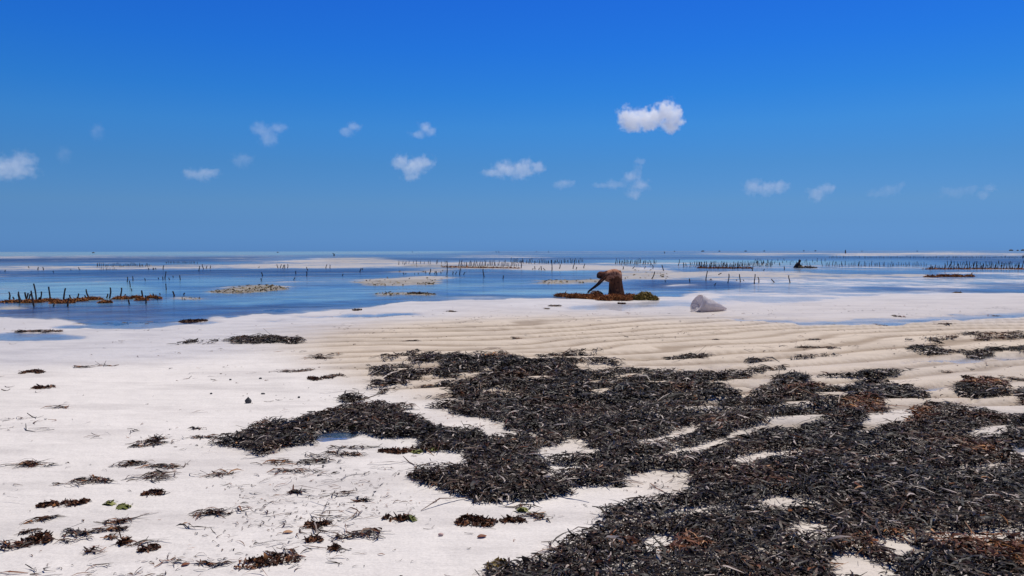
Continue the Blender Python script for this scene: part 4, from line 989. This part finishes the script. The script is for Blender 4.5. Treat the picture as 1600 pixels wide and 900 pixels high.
def seated_figure():
    x, y, z = spot(1245, 419.2); root = empty('person', (x, y, max(z, -0.02)))
    N = {'pelvis': (0,0,0.14,0.15,0.15), 'waist': (0.0,0,0.28,0.125,0.12), 'chest': (0.12,0,0.44,0.14,0.12), 'neckb': (0.2,0,0.54,0.06,0.06), 'skull': (0.24,0,0.60,0.06,0.06)}
    E = [('pelvis','waist'),('waist','chest'),('chest','neckb'),('neckb','skull')]
    for s, sd in ((-1, 'n'), (1, 'f')):
        N.update({sd+'sh': (0.14,s*0.17,0.48,0.06,0.06), sd+'el': (0.22,s*0.2,0.30,0.045,0.045), sd+'wr': (0.42,s*0.14,0.17,0.03,0.03), sd+'pa': (0.48,s*0.13,0.14,0.03,0.035)})
        E += [('chest',sd+'sh'),(sd+'sh',sd+'el'),(sd+'el',sd+'wr'),(sd+'wr',sd+'pa')]
        for q in range(4):
            oy = (q-1.5)*0.02; N[sd+'f%d' % q] = (0.55,s*0.13+oy,0.11,0.01); E.append((sd+'pa',sd+'f%d' % q))
        N[sd+'t'] = (0.52,s*0.13-s*0.06,0.12,0.011); E.append((sd+'pa',sd+'t'))
        N.update({sd+'kn': (0.36,s*0.18,0.20,0.075,0.075), sd+'an': (0.10,s*0.2,0.04,0.045,0.045), sd+'to': (0.0,s*0.22,0.03,0.035,0.03)})
        E += [('pelvis',sd+'kn'),(sd+'kn',sd+'an'),(sd+'an',sd+'to')]
    link('body', skin_mesh('body', N, E, M_skin), root)
    h = link('head', head_mesh('head', M_skin, 0.1), root, (0.27,0,0.635)); h.rotation_euler = (0.35, 0, 1.4)
    B = [((-0.08,0,0.02),(0.24,0,0),(0,0.25,0)), ((-0.05,0,0.15),(0.21,0,0),(0,0.21,0)), ((0.03,0,0.3),(0.19,0,0.0),(0,0.21,0)), ((0.11,0,0.44),(0.19,0,0.03),(0,0.24,0)), ((0.18,0,0.53),(0.12,0,0.03),(0,0.16,0)), ((0.215,0,0.575),(0.07,0,0.02),(0,0.08,0))]
    link('dress', rings('dress', B, M_black, fold=-0.03, nf=7, seed=3), root)
    L_ = [((0.0,0,0.14),(0,0.24,0),(0.02,0,0.12)), ((0.2,0,0.17),(0,0.26,0),(0.02,0,0.11)), ((0.36,0,0.16),(0,0.25,0),(0.02,0,0.10)), ((0.50,0,0.10),(0,0.23,0),(0.02,0,0.07)), ((0.60,0,0.05),(0,0.2,0),(0.02,0,0.03))]
    link('lap_cloth', rings('lap_cloth', L_, M_tan, (True, True), fold=0.05, nf=6, seed=5), root)
    S_ = [((0.24,0,0.76),(0.02,0,0),(0,0.02,0)), ((0.245,0,0.745),(0.075,0,0),(0,0.075,0)), ((0.25,0,0.69),(0.11,0,0.02),(0,0.108,0)), ((0.235,0,0.63),(0.10,0,0.03),(0,0.10,0)), ((0.22,0,0.585),(0.085,0,0.03),(0,0.09,0))]
    link('headscarf', rings('headscarf', S_, M_black, (True, False), fold=0.03, nf=6, seed=6), root)
    tag(root, 'far figure in dark clothes sitting low in the shallows at right', 'person', 'people out on the tidal flat')
seated_figure()
# far people, a few pixels tall: one continuous body each, dressed in a shared garment
def far_body(bend=0.0):
    def b(x, z):                                   # lean the upper body forward
        if z < 0.9: return x, z
        return x-(z-0.9)*math.sin(bend), 0.9+(z-0.9)*math.cos(bend)
    def nd(x, y, z, r): xx, zz = b(x, z); return (xx, y, zz, r, r)
    N = {'pelvis': nd(0,0,0.92,0.15), 'chest': nd(0,0,1.28,0.16), 'neck': nd(0,0,1.46,0.06), 'head': nd(-0.01,0,1.56,0.09), 'top': nd(-0.01,0,1.65,0.08)}
    E = [('pelvis','chest'),('chest','neck'),('neck','head'),('head','top')]
    for s in (-1, 1):
        q = 'l' if s < 0 else 'r'
        N.update({q+'s': nd(0,s*0.19,1.36,0.06), q+'e': nd(-0.04,s*0.25,1.08,0.05), q+'h': nd(-0.12,s*0.22,0.92,0.04), q+'k': (0,s*0.10,0.5,0.075,0.075), q+'a': (0,s*0.10,0.08,0.05,0.05), q+'t': (-0.12,s*0.11,0.03,0.04,0.03)})
        E += [('chest',q+'s'),(q+'s',q+'e'),(q+'e',q+'h'),('pelvis',q+'k'),(q+'k',q+'a'),(q+'a',q+'t')]
    return skin_mesh('person', N, E, M_black, 1)
FB = far_body(0.1); FB2 = far_body(1.15)
sk_ = rings('robe', [((0,0,1.02),(0.17,0,0),(0,0.19,0)), ((0,0,0.7),(0.21,0,0),(0,0.23,0)), ((0,0,0.2),(0.24,0,0),(0,0.27,0))], M_black, fold=0.04, nf=6)
for (px, py, hp, me, lab) in ((522,400.5,5.5,FB2,'tiny far figure bending on the flat left of centre'), (644.5,394.6,5.0,FB,'tiny lone dark figure at the horizon left of centre'), (775.2,394.8,5.2,FB,'left one of two tiny figures side by side at the horizon'), (779.4,394.9,5.0,FB,'right one of two tiny figures side by side at the horizon'),
                              (838,394.2,3.0,FB,'tiny dark figure at the horizon just right of the pair'), (857.2,394.5,4.4,FB,'tiny dark figure at the horizon farther right of the pair'), (1321,396.3,6.0,FB,'tiny dark figure before the grey horizon at right'), (1346.8,393.9,3.6,FB,'tiny thin figure at the horizon right of the nearer one'),
                              (1433,393.8,5.0,FB,'tiny stout dark figure at the horizon at far right'), (1038.5,396.0,3.4,FB2,'tiny dark stooping figure on the far water right of the woman'), (1598.5,403.2,5.0,FB,'tiny dark figure cut by the right edge')):
    x, y = at(px, py, 0.0); d_ = math.hypot(x, y); k = F/d_
    base = 1.72 if me is FB else 1.35
    o = link('person', me, None, (x, y, -0.02)); sc = hp/k/base; sc = min(sc, 1.25); o.scale = (sc,)*3; o.rotation_euler = (0, 0, random.uniform(-0.8, 0.8))
    r_ = link('robe', sk_, o)
    tag(o, lab, 'person', 'people out on the tidal flat')
# reef rocks low on the horizon
for i, (px, w, h, lab) in enumerate(((1098,5,2.2,'low dark rock on the horizon right of centre, the broadest there'), (1124,3,1.8,'small dark rock on the horizon next to the broadest rock'), (1165,4,1.4,'flat dark rock on the horizon right of centre'), (1194,2.5,1.4,'small dark speck of rock on the horizon above the thicket'), (1256,2,1.8,'narrow dark rock on the horizon above the seated figure'),
                               (1274,3,1.4,'flat dark rock on the horizon right of the seated figure'), (1580,5,2.4,'dark rounded rock on the horizon near the right edge'), (1590,3,1.5,'small rock on the horizon beside the rounded one'), (1598,5,2.6,'dark rock on the horizon cut by the right edge'), (1054,2,1.2,'tiny rock speck on the horizon right of the woman'),
                               (146,4,1.4,'tiny rock on the horizon at left'), (434,3,1.0,'tiny flat rock on the horizon left of centre'))):
    x, y = at(px, HORY+1.5-0.0025*(px-800)+0.0, 0.0); d_ = math.hypot(x, y); k = F/d_
    bm = bmesh.new(); bmesh.ops.create_icosphere(bm, subdivisions=2, radius=1)
    for v in bm.verts:
        f = 0.7+0.6*float(fbm(v.co.x*1.5+i*7+9, v.co.y*1.5+v.co.z+i+9, i)); v.co = Vector((v.co.x*f*w/k/2, v.co.y*f*w/k/2, v.co.z*f*(h+1.2)/k*0.55))
    me = bpy.data.meshes.new('reef_rock'); bm.to_mesh(me); bm.free(); me.materials.append(M_rock)
    for p in me.polygons: p.use_smooth = True
    tag(link('reef_rock', me, None, (x, y, 0)), lab, 'rock', 'rocks along the horizon')

# ------------------------------------------------------------------ the white sack
def sack():
    x, y, z = spot(1104, 486.5); root = empty('sack', (x, y, z+0.005), 0.42); k = ppm(487)   # 1 px = 1/k m
    t = NT('white_woven_plastic'); o = t.obj()
    w1 = t.n('ShaderNodeTexWave', {'Vector': o, 'Scale': 40, 'Distortion': 0.5}).outputs['Fac']; n = t.noise(o, 6, 4)
    c = t.mix(t.ramp(n, [(0.35, 0.0), (0.7, 1.0)]), srgb(242, 238, 236), srgb(222, 214, 212))
    n2 = t.noise(o, 16, 3); bmp = t.n('ShaderNodeBump', {'Height': t.math('ADD', t.math('MULTIPLY', n2, 1.0), t.math('MULTIPLY', w1, 0.03)), 'Strength': 0.5, 'Distance': 0.03})
    pr = t.n('ShaderNodeBsdfPrincipled', {'Base Color': c, 'Roughness': 0.5, 'Normal': bmp.outputs[0]})
    tl = t.n('ShaderNodeBsdfTranslucent', {'Color': (0.9, 0.86, 0.85, 1), 'Normal': bmp.outputs[0]}); mt = t.surf(t.n('ShaderNodeMixShader', {0: 0.6, 1: pr.outputs[0], 2: tl.outputs[0]}).outputs[0])
    m = lambda v: 1.07*v/k
    def loop(cx, cz, rz, ry, tilt): # local x to the right, z up
        return ((m(cx*1.1), 0, m(cz)), (m(rz*math.sin(tilt)), 0, m(rz*math.cos(tilt))), (0, m(ry), 0))
    prof = [loop(-15.5,11.8,13.6,12,0.52), loop(-13.8,11.2,13.4,12.4,0.50), loop(-9.5,10.6,12,11.8,0.42), loop(-4,9.6,10.2,11.5,0.32), loop(2,8.6,9,11,0.12), loop(10,7.4,7.6,10,0.08), loop(18,5.6,5.6,8.6,0.0), loop(24,4.0,3.8,6.6,-0.05), loop(29,3.0,2.0,4,-0.1), loop(32.5,2.6,0.7,1.6,-0.1)]
    V = []; Qs = []; n_ = 40; rg = np.random.default_rng(3)
    for j, (c_, u, v) in enumerate(prof):
        for i in range(n_):
            a = i/n_*2*PI; kx = 1+0.03*math.sin(j*2.3+2*a)+0.035*math.sin(5*a+j*0.9)+0.03*math.sin(9*a-j*1.7)+rg.normal(0, 0.012)
            P_ = Vector(c_)+Vector(u)*math.cos(a)*kx+Vector(v)*math.sin(a)*kx; P_.z = max(P_.z, 0.0+0.004*j*0)
            V.append(tuple(P_))
    m_ = len(prof)
    for j in range(m_-1):
        for i in range(n_): Qs.append((j*n_+i, j*n_+(i+1) % n_, (j+1)*n_+(i+1) % n_, (j+1)*n_+i))
    me = bpy.data.meshes.new('bag_body'); me.from_pydata(V, [], Qs); me.materials.append(mt)
    ob = link('bag_tmp', me); s_ = ob.modifiers.new('s', 'SOLIDIFY'); s_.thickness = 0.006; q = ob.modifiers.new('q', 'SUBSURF'); q.levels = 2; q.render_levels = 2
    link('bag_body', bake(ob, 'bag_body'), root)
    # crumpled mouth, pushed partly shut, and its turned-out collar
    V = []; Qs = []; cM, uM, vM = (Vector(a) for a in prof[0]); ax = Vector((-1, 0, 0.6)).normalized()
    for j in range(7):
        q = 1.0-j/6*0.97
        for i in range(n_):
            a = i/n_*2*PI
            dep_ = -0.07*(1-q)+0.03*math.sin(4*a+0.6)*q*(1-q)*4*0.7+0.02*math.sin(9*a-5*q)*(1-q)
            V.append(tuple(cM-ax*0.01+(uM*math.cos(a)+vM*math.sin(a))*0.96*q+ax*dep_))
    for j in range(6):
        for i in range(n_): Qs.append((j*n_+i, j*n_+(i+1) % n_, (j+1)*n_+(i+1) % n_, (j+1)*n_+i))
    me = bpy.data.meshes.new('mouth_fold'); me.from_pydata(V, [], Qs); me.materials.append(mt)
    ob = link('mouth_tmp', me); q = ob.modifiers.new('q', 'SUBSURF'); q.levels = 1; q.render_levels = 1
    link('mouth_fold', bake(ob, 'mouth_fold'), root)
    co = []
    for j in range(6):
        tt = j/5; sc = 1.0+0.10*math.sin(tt*PI); off = -ax*(0.0+0.11*tt)+ax*0.01
        co.append((tuple(cM+off+Vector((0,0,0.004))), tuple(uM*sc*(1-0.01*tt)), tuple(vM*sc*(1-0.01*tt))))
    link('collar', rings('collar', co, mt, fold=0.03, nf=7, seed=8, n=36), root)
    tag(root, 'white woven sack lying on its side with its mouth open to the left', 'sack')
sack()

# ------------------------------------------------------------------ clouds
def mat_cloud(name, dens, nscale, soft, lobes):
    """vapour whose density fades out towards the edge of every lobe and is broken up by turbulence"""
    t = NT(name); o = t.obj(); f = None
    nv = t.n('ShaderNodeTexNoise', {'Vector': o, 'Scale': nscale*0.8, 'Detail': 2.0})
    wv = t.n('ShaderNodeVectorMath', {0: nv.outputs['Color'], 1: (0.5, 0.5, 0.5)}, operation='SUBTRACT').outputs[0]
    wv = t.n('ShaderNodeVectorMath', {0: wv, 'Scale': 0.55/nscale}, operation='SCALE').outputs[0]
    q = t.n('ShaderNodeVectorMath', {0: o, 1: wv}, operation='ADD').outputs[0]
    for c_, r_ in lobes:
        a = t.n('ShaderNodeVectorMath', {0: q, 1: c_}, operation='SUBTRACT').outputs[0]
        a = t.n('ShaderNodeVectorMath', {0: a, 1: r_}, operation='DIVIDE').outputs[0]
        l = t.n('ShaderNodeVectorMath', {0: a}, operation='LENGTH').outputs['Value']
        g = t.math('SUBTRACT', 1.0, l)
        f = g if f is None else t.math('SMOOTH_MAX', f, g, 0.25)
    n = t.noise(o, nscale, 6, 0.62)
    e = t.math('MULTIPLY_ADD', t.math('SUBTRACT', n, 0.5), 2.6, f)
    r = t.n('ShaderNodeMapRange', {0: e, 1: 0.0, 2: soft, 3: 0.0, 4: dens}, interpolation_type='SMOOTHSTEP').outputs[0]
    v = t.n('ShaderNodeVolumePrincipled', {'Color': (1, 1, 1, 1), 'Density': r, 'Anisotropy': 0.0})
    t.t.links.new(v.outputs[0], t.out.inputs['Volume']); return t.m
def cloud(lobes, dens, label, hgt=650, soft=0.75, ns=11.0):
    """lobes: (px, py, rx_px, ry_px)"""
    cx = sum(l[0] for l in lobes)/len(lobes); cyy = sum(l[1] for l in lobes)/len(lobes)
    dx, dy, dz = (float(v) for v in ray(cx, cyy)); t_ = (hgt-CAMH)/dz; k = F/t_     # px per metre there
    C0 = Vector((dx*t_, dy*t_, hgt)); LB = []
    bm = bmesh.new()
    for (lx, ly, rx, ry) in lobes:
        c_ = ((lx-cx)/k, 0.0, -(ly-cyy)/k); r_ = (1.15*rx/k, 1.15*min(rx, ry*1.5)/k, 1.15*ry/k); LB.append((c_, r_))
        r = bmesh.ops.create_icosphere(bm, subdivisions=2, radius=1)
        for v in r['verts']: v.co = Vector([c_[i]+v.co[i]*r_[i]*1.45 for i in range(3)])
    me = bpy.data.meshes.new('cloud_tmp'); bm.to_mesh(me); bm.free()
    ob = link('cloud_tmp', me); rm = ob.modifiers.new('r', 'REMESH'); rm.mode = 'VOXEL'; rm.voxel_size = 2.0/k
    me2 = bake(ob, 'cloud'); me2.materials.clear()
    me2.materials.append(mat_cloud('cloud_vapour', dens*k, k/ns, soft, LB))
    return tag(link('cloud', me2, None, C0), label, 'cloud', 'small fair weather clouds')
CD = 0.05
cloud([(978,182,13,15),(990,188,17,17),(1006,186,17,16),(1022,183,17,16),(1040,176,17,18),(1054,182,14,16),(985,196,16,10),(1048,196,15,12),(1015,194,18,9)], CD*2.8, 'brightest white cloud, alone and highest right of centre', 650, 0.8, 10.0)
cloud([(664,199,12,10),(652,210,14,6),(672,206,10,7)], CD*0.45, 'small puff above the ragged cloud left of centre', 640)
cloud([(628,254,16,13),(645,262,20,16),(660,254,18,12),(642,276,14,7)], CD*0.5, 'round ragged cloud left of centre', 650)
cloud([(770,270,18,8),(790,264,20,13),(815,266,20,14),(840,262,14,10),(822,252,10,7)], CD*0.5, 'broad flat based cloud at the centre', 650)
cloud([(541,205,14,8),(552,198,12,8)], CD*0.3, 'faint small puff left of the small centre puff', 640)
cloud([(408,202,16,12),(420,214,16,14),(436,200,14,9)], CD*0.24, 'thin ragged cloud at upper left', 650)
cloud([(300,272,14,9),(318,272,16,10),(334,270,12,7)], CD*0.34, 'flat faint cloud low at left', 650)
cloud([(378,250,18,11)], CD*0.12, 'barely visible wisp between the two left clouds', 650)
cloud([(10,262,26,18),(36,250,20,14),(30,266,26,14),(-10,264,24,18)], CD*0.32, 'hazy grey cloud at the left edge', 650)
cloud([(152,204,11,13)], CD*0.12, 'faint wisp high at left', 640)
cloud([(100,240,12,14)], CD*0.08, 'very faint wisp right of the hazy edge cloud', 640)
cloud([(1000,252,8,7),(996,266,8,12),(985,276,14,10),(1000,290,15,11),(992,304,12,9),(960,288,18,7),(940,290,16,5)], CD*0.34, 'cloud with a thin tower rising at its right end, right of centre', 650)
cloud([(880,287,18,7)], CD*0.34, 'little flat cloud left of the towered cloud', 650)
cloud([(1178,292,16,13),(1200,294,18,11),(1218,292,14,11)], CD*0.34, 'low lumpy cloud right of the towered cloud', 650)
cloud([(1276,302,15,12),(1292,294,13,9)], CD*0.3, 'slanting small cloud beside the low lumpy cloud', 650)
cloud([(1370,302,16,7),(1390,297,18,9),(1408,288,8,6)], CD*0.12, 'faint flat wisp low at right', 650)
cloud([(1546,294,9,8),(1538,304,9,7)], CD*0.22, 'small puff low near the right edge', 650)
cloud([(1490,300,24,9),(1515,296,16,8)], CD*0.1, 'faint wisp left of the small right puff', 650)
